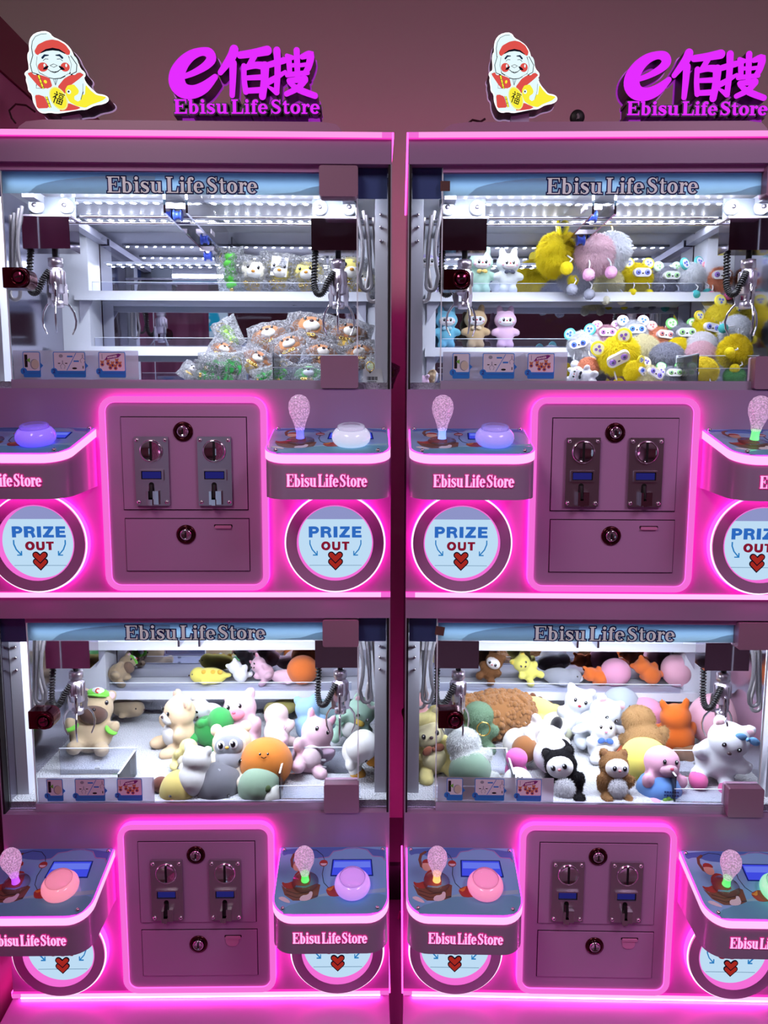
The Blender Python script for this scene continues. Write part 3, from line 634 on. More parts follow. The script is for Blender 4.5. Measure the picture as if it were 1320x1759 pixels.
    def card(x0, x1, draw, num, name):
        b = MB(); ms = [ink((235, 238, 245)), ink((44, 138, 222)), ink((60, 110, 200)), INKK, ink((220, 215, 190)), ink((120, 200, 70)), ink((160, 165, 175)), ink((200, 130, 90)), ink((130, 40, 130)), ink((250, 250, 250)), ink((54, 38, 130))]
        b.prism(rrect(x0, x1, .4525, .5045, .003), S, .0004, .0007, 1)
        b.prism(rrect(x0+.0015, x1-.0015, .466, .503, .002), S, .0006, .0009, 0)
        b.prism(circ(x0+.001, .465, .0068, 20), S, .0006, .0011, 1)
        sset(b, [([(p[0]+x0+.001, p[1]+.4612) for p in pts], ws, c) for pts, ws, c in sans(num, .0075)], S, .001, .0013, 0, 10)
        n = int((x1-x0-.012)/.0028)
        for k in range(n): b.ribbon(([(x0+.0105+k*.0028, .4612), (x0+.0122+k*.0028, .4612)], .0022, 'flat'), S, .0007, .0009, 0, 2)
        draw(b); b.obj(name, ms, gd)
    def d1(b):
        b.prism(rrect(-.3275, -.3215, .473, .4985, .0005), S, .0008, .0011, 3); b.prism([(-.3235, .487), (-.3165, .492), (-.3165, .482)], S, .0008, .0013, 5)
        b.prism(circ(-.3075, .479, .0088, 20, .0105), S, .0008, .0012, 6); b.prism(circ(-.306, .479, .0078, 20, .0095), S, .0008, .0014, 4)
    def d2(b):
        b.ribbon(([(-.242, .467), (-.222, .502)], .0012, 'flat'), S, .0008, .0011, 0, 1)
        for cx_, cy_ in ((-.250, .478), (-.209, .49)):
            b.ribbon(([(cx_, cy_+.009), (cx_, cy_+.002)], .0016, 'flat'), S, .0008, .0012, 0, 6)
            for s in (-1, 1): b.ribbon(([(cx_, cy_+.003), (cx_+s*.005, cy_-.002), (cx_+s*.003, cy_-.008)], .0009, 'flat'), S, .0008, .0012, 0, 6)
        for s in (-1, 1): b.ribbon(([(-.250+s*.005, .481), (-.250+s*.0095, .481)], .0018, 'flat'), S, .0008, .0012, 0, 3)
        b.prism(circ(-.253, .496, .0042, 12, .0035), S, .0008, .0012, 6); b.prism(rrect(-.2405, -.229, .4935, .4965, .0005), S, .0008, .0012, 1)
        b.prism(rrect(-.2275, -.2165, .484, .487, .0005), S, .0008, .0012, 1); b.prism(circ(-.226, .471, .005, 14, .002), S, .0008, .0012, 3)
        b.ribbon(([(-.2085, .476), (-.2085, .4705)], .0018, 'flat'), S, .0008, .0012, 0, 3)
    def d3(b):
        b.prism([(-.165, .487), (-.158, .4965), (-.135, .501), (-.1295, .4995), (-.136, .493), (-.157, .4895)], S, .0008, .0012, 8)
        sset(b, [([(p[0]*.985-p[1]*-.1-.1485, p[1]+.4925+(p[0])*.18) for p in pts], ws, c) for pts, ws, c in sans('WINNER', .004, .02)], S, .0012, .0015, 0, 9)
        for k, (x, y) in enumerate(((-.169, .479), (-.157, .481), (-.148, .4775), (-.139, .483), (-.133, .477), (-.142, .4715), (-.1525, .4725))):
            b.prism(circ(x, y, .0038, 12), S, .0008, .0012+k*.00005, 7); b.prism(circ(x, y+.0045, .003, 10), S, .0008, .0013+k*.00005, 7)
            for s in (-1, 1): b.prism(circ(x+s*.0026, y+.0068, .0014, 8), S, .0008, .0012+k*.00005, 7)
            b.prism(circ(x, y, .002, 8), S, .0008, .0014+k*.00005, 10)
        b.ribbon(([(-.169, .5), (-.169, .49)], .0012, 'flat'), S, .0008, .0011, 0, 6)
    card(-.331, -.2955, d1, '1', 'instruction_card'); card(-.269, -.2035, d2, '2', 'instruction_card'); card(-.1765, -.1215, d3, '2', 'instruction_card')
    b = MB()
    for x in (-.2955, -.2035): b.prism([(x+.0002, .471), (x+.0055, .4765), (x+.0002, .482)], S, .0004, .0008)
    b.obj('arrow_print', INKB, gd)
    # crane gear
    for z, r in ((.806, .0042), (.7925, .0036)):
        part(MB().tube([(-.40, .158, z), (.40, .158, z)], r, 10), 'cross_rail', CHROME)
    for s in (-1, 1):
        part(MB().box(s*.335-.012, s*.335+.012, .09, .54, .828, .845), 'side_rail', ALU, .001)
    br = part(MB().box(-.045, -.0405, .06, .52, .79, .858).box(.0005, .005, .06, .52, .79, .858), 'centre_bracket', CHROME)
    for x, y, z in ((-.03, .12, .80), (-.012, .3, .79), (-.03, .42, .775)):
        MB().lathe([(.012, -.009), (.012, -.006), (.008, -.005), (.008, .005), (.012, .006), (.012, .009)], Matrix.Translation((x, y, z)) @ Matrix.Rotation(PI/2, 4, 'Y'), 18).obj('blue_pulley', BLUEP, br)
        MB().box(x-.018, x+.018, y-.01, y+.03, z+.012, z+.022).obj('pulley_bracket', STEEL, br, .001)
    for s in (-1, 1):
        x = s*.306; yc = .13
        cr = part(MB().box(x-.05, x+.05, yc-.028, yc+.028, .7265, .7915), 'crane', mat('polished_box', (190, 180, 190), .06, 1), .0015, label='polished steel crane carriage with three-pronged claw')
        MB().box(x-.054, x+.054, yc-.03, yc+.03, .7918, .7955).obj('carriage_plate', STEEL, cr, .0008)
        MB().box(x-.05, x+.05, yc+.012, yc+.016, .7955, .842).obj('wheel_plate', mat('wheel_plate_grey', (96, 102, 112), .4, .3), cr, .001)
        for wx in (-.033, .031):
            Wm = FM(x+wx, yc+.008, .822)
            MB().lathe([(.0162, -.006), (.0165, .002), (.014, .008), (.006, .0105), (.006, .009), (0, .009)], Wm, 26).obj('wheel', WHITEB, cr)
            MB().lathe([(.0045, .009), (.0042, .0125), (0, .013)], Wm, 12).obj('axle', STEEL, cr)
        hx = x+.006
        b = MB().tube([(hx, yc, .7265), (hx, yc, .69)], .0062, 10, 1)
        Hm = Matrix.Translation((hx, yc, 0))
        b.lathe([(.008, .713), (.0155, .711), (.0155, .695), (.013, .694), (.013, .688), (.018, .686), (.0182, .655), (.016, .653), (.0165, .640), (.0125, .638), (.006, .636), (.006, .622), (.0135, .6215), (.0135, .609), (0, .608)], Hm, 20, 0, True)
        for k in range(10):
            a = 2*PI*k/10; b.box(hx+.0182*math.cos(a)-.0012, hx+.0182*math.cos(a)+.0012, yc+.0182*math.sin(a)-.0012, yc+.0182*math.sin(a)+.0012, .656, .684, 0)
        b.obj('claw_head', [STEEL, BLACK], cr)
        for k in range(3):
            a = math.radians((-90, 30, 150)[k]+(0 if s > 0 else 14)); c, q = math.cos(a), math.sin(a)
            p = [(hx+r*c, yc+r*q, z) for r, z in ((.014, .662), (.021, .655), (.0235, .635), (.02, .62), (.028, .612), (.036, .600), (.040, .583), (.038, .568), (.030, .552))]
            MB().tube(p, [.003, .0034, .003, .003, .0026, .0025, .0024, .0022, .0016], 7).obj('claw_prong', CHROME, cr)
            MB().box(-.0035, .0035, .012, .022, .615, .66).obj('prong_bracket', STEEL, cr, .0008).matrix_local = Matrix.Translation((hx, yc, 0)) @ Matrix.Rotation(a-PI/2, 4, 'Z')
        # coiled cable: core + spring
        sgn = -1
        ctrl = [(x-.043, yc-.006, .7262), (x-.0445, yc-.012, .69), (x-.045, yc-.018, .655), (x-.038, yc-.022, .637), (x-.026, yc-.022, .640), (x-.014, yc-.02, .664), (x-.002, yc-.012, .684)]
        cur = []
        for i in range(len(ctrl)-1):
            p0, p1, p2, p3 = [Vector(ctrl[max(0, min(len(ctrl)-1, i+k))]) for k in (-1, 0, 1, 2)]
            for t in [j/12 for j in range(12)]:
                cur.append(.5*((2*p1)+(p2-p0)*t+(2*p0-5*p1+4*p2-p3)*t*t+(3*p1-p0-3*p2+p3)*t**3))
        b = MB().tube(cur, .0046, 7)
        hel = []; n = len(cur); turns = 34; prev = Vector((0, 1, 0))
        for i in range(turns*9):
            f_ = i/(turns*9-1)*(n-1.001); j = int(f_); p = cur[j].lerp(cur[j+1], f_-j); t = (cur[j+1]-cur[j]).normalized()
            a_ = (prev-t*prev.dot(t)).normalized(); b_ = t.cross(a_); q = 2*PI*i/9
            hel.append(p+(a_*math.cos(q)+b_*math.sin(q))*.0062)
        b.tube(hel, .0016, 4); b.obj('coiled_cable', BLACK, cr)
        # hanging hoses at the outer side
        for k, (dx, zb, mt) in enumerate(((.052, .655, 'hose_grey'), (.067, .635, 'hose_light'))):
            xx = x+s*dx; yy = .1+k*.02
            pts = [(xx-s*.006, yy, .812)]+[(xx+s*(-.004+.012*math.sin(t*PI)), yy+.0, .80-(.80-zb)*t) for t in [i/8 for i in range(1, 8)]]
            pts += [(xx+s*(.004+.011*(1-math.cos(a))), yy+.004, zb-.012*math.sin(a)) for a in [PI*i/6 for i in range(7)]]
            pts += [(xx+s*(.026-.01*t), yy+.008, zb+(.80-zb)*t) for t in [i/6 for i in range(1, 7)]]
            part(MB().tube(pts, .0042, 8), 'hanging_hose', mat(mt, (96, 92, 96) if k == 0 else (176, 170, 172), .35, .3))
    return P

def knob_mat():
    if 'bubble_clear' in MATS: return MATS['bubble_clear']
    m = glass('bubble_clear', (255, 244, 252), 1.6, .1, haze=.5); nt = m.node_tree
    v = nt.nodes.new('ShaderNodeTexVoronoi'); v.inputs['Scale'].default_value = 330; tc = nt.nodes.new('ShaderNodeTexCoord')
    nt.links.new(tc.outputs['Object'], v.inputs['Vector']); bp = nt.nodes.new('ShaderNodeBump'); bp.inputs['Strength'].default_value = 1; bp.inputs['Distance'].default_value = .004
    nt.links.new(v.outputs['Distance'], bp.inputs['Height'])
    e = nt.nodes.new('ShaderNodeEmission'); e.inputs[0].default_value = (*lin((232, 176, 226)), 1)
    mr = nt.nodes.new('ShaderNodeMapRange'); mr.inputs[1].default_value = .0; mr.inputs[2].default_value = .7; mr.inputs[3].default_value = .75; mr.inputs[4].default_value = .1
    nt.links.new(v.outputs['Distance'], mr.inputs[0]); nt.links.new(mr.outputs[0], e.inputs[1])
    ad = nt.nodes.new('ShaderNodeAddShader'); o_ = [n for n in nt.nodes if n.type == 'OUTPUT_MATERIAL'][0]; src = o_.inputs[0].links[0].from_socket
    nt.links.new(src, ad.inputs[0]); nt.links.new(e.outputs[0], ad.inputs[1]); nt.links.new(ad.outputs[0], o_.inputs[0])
    for n in nt.nodes:
        if n.type in ('BSDF_GLOSSY', 'FRESNEL', 'BSDF_DIFFUSE'): nt.links.new(bp.outputs['Normal'], n.inputs['Normal'])
    return m
def rig(root, decks, cols):
    pass
M1 = thing('claw_machine', 'pink two-deck claw machine, the left one of the pair', 'claw machine', (-.42634, 0, 0), .01607, 'claw machines')
lower = deck(M1)
upper = [copy_tree(o, M1, DK) for o in lower]
for o in list(lower):
    if o.name.split('.')[0] == 'coin_panel':      # the lower drawers have their pull tab hanging out
        MB().prism(rrect(.061, .089, .1255, .1475, (.011, .011, .002, .002)), FM(0, 0, 0), .0158, .0172).obj('pull_tab', mat('pull_pink', None), o)
# plinth, roof and the light strip around the roof
def topbits(root):
    b = MB().box(-HW, HW, 0, .58, .004, ZB-.0056); b.obj('base', BODY, root, .003)
    b = MB(); n = [(-HW-.0, .0, .0965), (HW+.0, 0, .0965), (HW+.004, -.22, .062), (-HW-.004, -.22, .062)]
    lo = [(x, y, .012) for x, y, z in n]
    b.add(n+lo, [(3, 2, 1, 0), (0, 1, 5, 4), (1, 2, 6, 5), (2, 3, 7, 6), (3, 0, 4, 7), (4, 5, 6, 7)]); b.obj('footboard', BODY, root, .003)
    zt = ZB+2*DK
    b = MB().box(-HW+.02, HW-.02, -.007, .01, zt-.0054, zt+.0054, mis=[0, 0, 0, 0, 1, 1])
    for s in (-1, 1):
        xs = sorted((s*HW, s*(HW-.02))); b.box(xs[0], xs[1], -.007, .01, zt-.0054, zt+.0054, mis=[2, 2, 2, 0, 1, 1])
        xs = sorted((s*HW, s*(HW+.0035))); b.box(xs[0], xs[1], -.005, .585, zt-.0054, zt+.0054, mi=3)
    b.box(-HW, HW, .5805, .5845, zt-.0054, zt+.0054, mi=4)
    b.obj('roof_led_strip', [LEDT, GLOWS, NEON, emat('led_side_run', (255, 60, 180), 6.0), emat('led_rear_run', (255, 60, 180), 16.0)], root)
    b = MB().box(-HW, HW, .5805, .5845, ZB-.0054, ZB+.0054, mi=1)
    for s in (-1, 1):
        xs = sorted((s*HW, s*(HW+.0035))); b.box(xs[0], xs[1], -.001, .5845, ZB-.0054, ZB+.0054)
    b.obj('base_led_strip', [emat('led_side_run', None), emat('led_rear_run', None)], root)
    MB().box(-HW, HW, .01, .58, zt-.0056, zt+.0056).obj('roof', BODY, root)
    zr = zt+.0057
    MB().prism([(-.362, 0), (-.358, .026), (-.35, .042), (-.335, .052), (-.3, .056), (.28, .056), (.31, .052), (.32, .042), (.328, .026), (.33, 0)], FM(0, .1, zr), -.16, 0).obj('sign_plinth', mat('plinth_pink', (190, 146, 176), .35), root, .002)
    MB().box(-HW+.02, HW-.02, -.0088, -.007, ZB-.0053, ZB-.0036).obj('added_glow_strip', emat('added_footboard_glow', (255, 66, 205), 95), root)  # extra glow strip, added to spread pink light over the footboard
topbits(M1)
M2 = thing('claw_machine', 'pink two-deck claw machine, the right one, cut by the photo edge', 'claw machine', (.45602, -.00218, 0), -.01923, 'claw machines')
for ch in list(M1.children): copy_tree(ch, M2)
for z, r in ((.8478+.92357, .0), (.853, .15)):
    MB().box(-.0098, .0098, -.0003, 0, -.0098, .0098).obj('brown_sticker', mat('brown_tape', (104, 70, 66), .6), M2).matrix_local = Matrix.Translation((-.3505, .0163, ZB+z-.014)) @ Matrix.Rotation(r, 4, 'Y')
# glow colours of buttons and joystick collars: (machine, deck upper?, right side?) -> button, collar
def kids(root, up):
    return [c for c in root.children if c.name.split('.')[0] == 'console' and (c.location.z > .5) == up]
for root, up, cols in ((M1, 1, [((96, 70, 250), (120, 110, 235)), ((188, 205, 230), (70, 90, 250))]), (M2, 1, [((120, 120, 240), (110, 160, 250)), ((150, 200, 220), (60, 250, 110))]),
                       (M1, 0, [((250, 140, 160), (170, 60, 220)), ((185, 130, 240), (20, 240, 60))]), (M2, 0, [((240, 120, 170), (250, 190, 70)), ((120, 240, 170), (30, 240, 80))])):
    for c, (bc, jc) in zip(sorted(kids(root, bool(up)), key=lambda c: c.data.vertices[0].co.x), cols):
        for k in c.children:
            n = k.name.split('.')[0]
            if n == 'push_button': k.color = (*lin(bc), 1)
            if n == 'joystick_collar': k.color = (*lin(jc), 1)

# ------------------------------------------------------------------ soft toys: one continuous stitched body per kind, small parts apart
def soft(name, noise_b=.35, sc=420, sheen=.25):
    m = mat(name, (200, 200, 200), .95, spec=.15, bump=noise_b, bscale=sc, objcol=True, sheen=sheen); return m
PLUSH = soft('plush_pile'); FUR = soft('long_fur', .0, 10, .1)
def see_through(m, f):
    nt = m.node_tree; b = nt.nodes['Principled BSDF']; t_ = nt.nodes.new('ShaderNodeBsdfTranslucent'); oi = nt.nodes.new('ShaderNodeObjectInfo'); nt.links.new(oi.outputs['Color'], t_.inputs[0])
    x = nt.nodes.new('ShaderNodeMixShader'); x.inputs[0].default_value = f; nt.links.new(b.outputs[0], x.inputs[1]); nt.links.new(t_.outputs[0], x.inputs[2]); nt.links.new(x.outputs[0], nt.nodes['Material Output'].inputs[0])
see_through(FUR, .3)
FELT = soft('felt_print', .1, 300, 0)
TOYG = mat('toy_plastic', (200, 200, 200), .25, objcol=True, coat=.3); EYE = mat('glossy_eye', (12, 10, 14), .08, coat=.5)
GOLD = mat('gold_ring', (235, 200, 110), .2, 1)
def blob(ells, vox=.04, it=4):
    b = MB()
    for e in ells: b.ell(e[0], e[1], e[2] if len(e) > 2 else (0, 0, 0), 0, 20, 12)
    me = b.mesh('blob', [PLUSH]); o = bpy.data.objects.new('blob', me); COL.objects.link(o)
    r = o.modifiers.new('r', 'REMESH'); r.mode = 'VOXEL'; r.voxel_size = vox; r.use_smooth_shade = True
    s = o.modifiers.new('s', 'SMOOTH'); s.factor = .5; s.iterations = it
    dg = bpy.context.evaluated_depsgraph_get(); m2 = bpy.data.meshes.new_from_object(o.evaluated_get(dg)); m2.name = 'body'
    bpy.data.objects.remove(o); bpy.data.meshes.remove(me)
    m2.materials.clear(); m2.materials.append(PLUSH)
    return m2
def furry(me, n=2600, ln=.10, wd=.011, curl=.35, seed=1, material=None):
    """adds short tapering tufts all over a body mesh, still one mesh"""
    rng = np.random.default_rng(seed); me.calc_loop_triangles()
    V = np.array([v.co for v in me.vertices]); T = np.array([t.vertices for t in me.loop_triangles])
    a, b_, c = V[T[:, 0]], V[T[:, 1]], V[T[:, 2]]; cr = np.cross(b_-a, c-a); ar = np.linalg.norm(cr, axis=1)
    k = rng.choice(len(T), n, p=ar/ar.sum()); u, v = rng.random(n), rng.random(n); fl = u+v > 1; u[fl] = 1-u[fl]; v[fl] = 1-v[fl]
    P = a[k]+(b_-a)[k]*u[:, None]+(c-a)[k]*v[:, None]; N = cr[k]/ar[k][:, None]
    R = rng.normal(size=(n, 3)); Q = R*.8; Q[:, 2] -= .7; Q -= N*(Q*N).sum(1)[:, None]; Q /= np.linalg.norm(Q, axis=1)[:, None]
    D = N*.6+Q*.8+R*curl*.15; D /= np.linalg.norm(D, axis=1)[:, None]
    S = np.cross(D, N); S /= np.linalg.norm(S, axis=1)[:, None]
    l = ln*(.6+.7*rng.random(n))[:, None]
    P = P-N*.01; mid = P+D*l*.55; tip = P+D*l+N*0; tip[:, 2] -= ln*.25
    nv = len(V); allv = np.concatenate([V, np.stack([P-S*wd, P+S*wd, mid+S*wd*.7, mid-S*wd*.7, tip], 1).reshape(-1, 3)])
    fs = [tuple(p.vertices) for p in me.polygons]
    for i in range(n):
        q = nv+5*i; fs += [(q, q+1, q+2, q+3), (q+3, q+2, q+4)]
    m2 = bpy.data.meshes.new('body'); m2.from_pydata(allv.tolist(), [], fs); m2.materials.append(material or FUR)
    m2.polygons.foreach_set('use_smooth', [True]*len(fs)); m2.update()
    return m2
KC = {}
def one(fn, m=PLUSH):
    b = MB(); fn(b); return b.mesh('p', [m])
def eyes(x, y, z, r=.034, ry=.018, hz=1.3, white=False, key='K'):
    L = []
    for s in (-1, 1):
        if white: L.append(('eye_white', one(lambda b: b.ell((s*x, y+.008, z), (r*1.7, .02, r*1.8), nu=12, nv=8), TOYG), 'W'))
        L.append(('eye', one(lambda b: (b.ell((s*x, y-(.012 if white else 0), z), (r, ry, r*hz), nu=12, nv=8)), EYE), key))
        L.append(('eye_glint', one(lambda b: b.ell((s*x-r*.25, y-.016-(.012 if white else 0), z+r*.5), (r*.3, .008, r*.35), nu=8, nv=6), TOYG), 'W'))
    return L
def bow(cx, cy, cz, s, n='bow'):
    def f(b):
        for q in (-1, 1):
            b.ell((cx+q*s*.55, cy, cz), (s*.5, s*.16, s*.36), (0, q*.35, 0), nu=12, nv=8)
        b.ell((cx, cy-s*.06, cz), (s*.17, s*.18, s*.2), nu=10, nv=6)
    return [(n, one(f, PLUSH), 'bow')]
def k_bunny(bowtie=True):
    body = blob([((0, 0, .26), (.31, .24, .24)), ((0, .02, -.12), (.25, .19, .27)), ((-.28, -.04, -.06), (.13, .1, .1), (0, -.5, 0)), ((.28, -.04, -.06), (.13, .1, .1), (0, .5, 0)),
                 ((-.125, -.05, -.4), (.115, .14, .13)), ((.125, -.05, -.4), (.115, .14, .13)), ((-.15, .02, .52), (.1, .06, .15), (0, -.12, 0)), ((.15, .02, .52), (.1, .06, .15), (0, .12, 0))], .038, 3)
    L = [('body', body, 'a'), ('face', one(lambda b: b.ell((0, -.165, .22), (.225, .09, .14))), 'W'), ('nose', one(lambda b: b.ell((0, -.262, .225), (.024, .018, .018), nu=10, nv=6), TOYG), 'N')]
    L += [('cheek', one(lambda b: b.ell((s*.17, -.215, .19), (.03, .02, .02), nu=10, nv=6), FELT), 'P') for s in (-1, 1)] + eyes(.085, -.243, .245, .034, .018, 1.4)
    L += [('mouth', one(lambda b: b.tube([(-.14, -.215, .165), (-.05, -.243, .145), (.05, -.243, .145), (.14, -.215, .165)], .006, 5), FELT), 'M')]
    L += [('ear_lining', one(lambda b: b.ell((s*.15, -.035, .53), (.05, .02, .09), (0, s*.12, 0), nu=10, nv=8)), 'e') for s in (-1, 1)]
    if bowtie: L += bow(0, -.2, .03, .13)
    return L
def k_fluff(face=True, pom=True, ears=True, sd=3):
    body = furry(blob([((0, 0, 0), (.42, .36, .36)), ((0, .02, -.14), (.38, .33, .28))], .05, 3), 8000, .135, .0062, .5, sd)
    L = [('body', body, 'a')]
    if ears:
        for s in (-1, 1):
            Em = Matrix.Translation((s*.29, -.1, .36)) @ Matrix.Rotation(-.25, 4, 'X') @ Matrix.Rotation(s*.3, 4, 'Y') @ FRONT
            L.append(('ear', one(lambda b: b.lathe([(.165, -.03), (.175, .0), (.165, .03), (.14, .035), (0, .03)], Em, 24), TOYG), 'ear'))
            def pr(b):
                b.prism(circ(0, 0, .125, 20), Em, .02, .04, 0)
            L.append(('ear_disc', one(pr, TOYG), 'disc'))
            L.append(('ear_print', one(lambda b: [b.prism(circ(.05*math.cos(a), .05*math.sin(a), .034, 10), Em, .03, .046+a*.001, 0) for a in (.5, 2.6, 4.7)], TOYG), 'iris'))
    if face:
        Fm = Matrix.Translation((0, -.40, .06)) @ FRONT
        L.append(('face_plate', one(lambda b: b.prism(rrect(-.25, .25, -.12, .12, .115, 6), Fm, -.08, .05, 0, smooth=False), TOYG), 'plate'))
        for s in (-1, 1):
            L.append(('eye', one(lambda b: (b.lathe([(.074, .05), (.07, .064), (.04, .075), (0, .078)], Fm @ Matrix.Translation((s*.13, .0, 0)), 18)), TOYG), 'iris'))
            L.append(('pupil', one(lambda b: (b.lathe([(.036, .07), (.02, .084), (0, .086)], Fm @ Matrix.Translation((s*.13, .0, 0)), 12)), TOYG), 'pupil'))
        L.append(('nose', one(lambda b: b.ell((0, -.455, .03), (.03, .02, .02), nu=10, nv=6), TOYG), 'N'))
    if pom:
        for s in (-1, 1):
            L.append(('pompom', furry(one(lambda b: b.ell((s*.24, -.34, -.5), (.13, .13, .13), nu=14, nv=10)), 260, .03, .012, .6, 5), 'pom'))
            L.append(('cord', one(lambda b: b.tube([(s*.2, -.3, -.2), (s*.22, -.42, -.3), (s*.24, -.36, -.42)], .018, 6)), 'W'))
    return L
def k_animal(ears='round', muzzle=1, belly=1, eye='dot', extra=(), fluffy=0, bx=1.0, sit=1, nose=1, arms=1):
    E = [((0, -.02, .22), (.28, .26, .25)), ((0, .03, -.16), (.29*bx, .25, .30))]
    if arms: E += [((-.27*bx, -.12, -.06), (.1, .1, .15), (.5, -.5, 0)), ((.27*bx, -.12, -.06), (.1, .1, .15), (.5, .5, 0))]
    if sit: E += [((-.2, -.22, -.38), (.12, .18, .11)), ((.2, -.22, -.38), (.12, .18, .11))]
    inner = []
    if ears == 'round':
        E += [((s*.2, .02, .44), (.1, .06, .1)) for s in (-1, 1)]; inner = [((s*.2, -.04, .44), (.06, .02, .06)) for s in (-1, 1)]
    if ears == 'long': E += [((s*.12, .03, .6), (.08, .05, .24), (0, s*.18, 0)) for s in (-1, 1)]; inner = [((s*.125, -.012, .62), (.04, .02, .15), (0, s*.18, 0)) for s in (-1, 1)]
    if ears == 'point': E += [((s*.18, .02, .45), (.08, .05, .16), (0, s*.35, 0)) for s in (-1, 1)]; inner = [((s*.185, -.025, .46), (.045, .02, .09), (0, s*.35, 0)) for s in (-1, 1)]
    if ears == 'wing': E += [((s*.42, .02, .2), (.24, .06, .11), (0, s*.35, 0)) for s in (-1, 1)]
    body = blob(E, .042, 3)
    if fluffy: body = furry(body, 11000, .075*fluffy, .0055, .6, 9)
    L = [('body', body, 'a')]
    if ears == 'flop': L += [('ear', one(lambda b: b.ell((s*.29, -.02, .2), (.09, .1, .2), (0, s*-.3, 0))), 'ear') for s in (-1, 1)]
    L += [('ear_lining', one(lambda b: b.ell(*i)), 'e') for i in inner]
    yo = -.03 if fluffy else 0
    if muzzle == 1: L.append(('muzzle', one(lambda b: b.ell((0, -.21+yo, .15), (.15, .1, .105))), 'b'))
    if muzzle == 2: L.append(('muzzle', one(lambda b: b.ell((0, -.18+yo, .13), (.21, .19, .15))), 'b'))       # heavy snout
    if muzzle == 3: L.append(('face', one(lambda b: b.ell((0, -.16+yo, .2), (.235, .135, .19))), 'b'))         # whole face mask
    if muzzle == 4: L.append(('beak', one(lambda b: (b.ell((0, -.29, .17), (.1, .1, .035)), b.ell((0, -.27, .145), (.085, .08, .025)))), 'beak'))
    if belly: L.append(('belly', one(lambda b: b.ell((0, -.13+yo, -.16), (.19, .13, .2))), 'b'))
    ex, ey, ez = (.1, -.262, .27)
    if muzzle == 2: ex, ey, ez = .16, -.215, .32
    if muzzle == 3: ex, ey, ez = .1, -.285+yo, .22
    if eye == 'dot': L += eyes(ex, ey, ez, .03)
    if eye == 'big': L += eyes(ex, ey, ez, .042, .018, 1.2, white=True)
    if eye == 'colour': L += [(n, m, ('iris' if n == 'eye' else k)) for n, m, k in [(n, (one(lambda b: 0, TOYG) if 0 else m), k) for n, m, k in eyes(ex, ey, ez, .036)]]
    if nose: L.append(('nose', one(lambda b: b.ell((0, {1: -.31, 2: -.37, 3: -.30, 4: -.2, 0: -.285}[muzzle]+yo, {2: .2}.get(muzzle, .18)), (.032, .022, .024), nu=10, nv=6), TOYG), 'N'))
    for x in extra:
        if x == 'bow': L += bow(.16, -.17, .42, .16)
        if x == 'neckbow': L += bow(0, -.25, .0, .16)
        if x == 'backbow': L += bow(0, -.3, -.32, .3, 'skirt_bow')
        if x == 'cap':
            L.append(('cap', one(lambda b: (b.ell((0, .0, .44), (.19, .18, .1)), b.ell((0, -.17, .41), (.15, .13, .025)))), 'cap'))
            L.append(('cap_front', one(lambda b: b.ell((0, -.06, .475), (.11, .13, .075))), 'W'))
            L.append(('cap_mark', one(lambda b: b.tube(arcp(.03, .49), .010, 5), FELT), 'capmark'))
        if x == 'vest': L.append(('vest', one(lambda b: b.ell((0, .01, -.2), (.35*bx, .32, .3))), 'vest'))
        if x == 'bib': L.append(('bib', one(lambda b: b.ell((0, -.2, -.2), (.2, .1, .15))), 'bib'))
        if x == 'collar': L.append(('collar', one(lambda b: b.tube([(.23*math.cos(a), .0+.21*math.sin(a), -.01) for a in [2*PI*i/20 for i in range(20)]], .03, 6, closed=True)), 'bow'))
        if x == 'hood': L.append(('hood', one(lambda b: (b.ell((0, .06, .25), (.33, .27, .28)), b.ell((-.24, .05, .47), (.1, .07, .1)), b.ell((.24, .05, .47), (.1, .07, .1)))), 'hood'))
        if x == 'patch': L.append(('back_patch', one(lambda b: b.ell((.02, .03, .3), (.26, .255, .2))), 'patch'))
        if x == 'chest': L.append(('chest_tuft', furry(blob([((0, -.26, -.14), (.17, .07, .16))], .035, 2), 2500, .07, .006, .6, 4), 'W'))
        if x == 'feet': L += [('foot', one(lambda b: b.ell((s*.2, -.28, -.4), (.13, .15, .12))), 'feet') for s in (-1, 1)]
        if x == 'ring': L.append(('key_ring', one(lambda b: b.tube([(.12*math.cos(a)+.05, -.38+.03*math.sin(a), .12*math.sin(a)+.12) for a in [2*PI*i/20 for i in range(20)]], .014, 6, closed=True), GOLD), 'K'))
        if x == 'earcaps': L += [('ear', one(lambda b: b.ell((s*.22, .0, .46), (.14, .1, .14))), 'cap') for s in (-1, 1)]
        if x == 'legcaps': L += [('leg', one(lambda b: b.ell((s*.2, -.22, -.38), (.135, .195, .125))), 'cap') for s in (-1, 1)]
        if x == 'band': L += [('wristband', one(lambda b: b.ell((s*.29, -.15, -.08), (.11, .115, .04), (.5, s*.5, 0))), 'cap') for s in (-1, 1)]
        if x == 'print':
            L.append(('bib_print', one(lambda b: [b.ribbon(([(-.1+i*.042, z), (-.073+i*.042, z)], .022, 'flat'), FM(0, -.298, 0), 0, .012) for i in range(6) for z in (-.16, -.21)], FELT), 'ink'))
        if x == 'leaf': L.append(('leaf_patch', one(lambda b: [b.ell((-.07+.05*i, -.29, -.3+.03*(i % 2)), (.045, .03, .05), nu=10, nv=6) for i in range(3)]), 'leaf'))
        if x == 'scarf': L.append(('neck_cord', one(lambda b: b.tube([(.0, -.3, .44), (.1, -.2, .55), (.2, .0, .5)], .02, 6)), 'W'))
    return L
def arcp(r, z): return [(r*math.cos(math.radians(a)), -.195, z+r*math.sin(math.radians(a))) for a in range(50, 320, 30)]
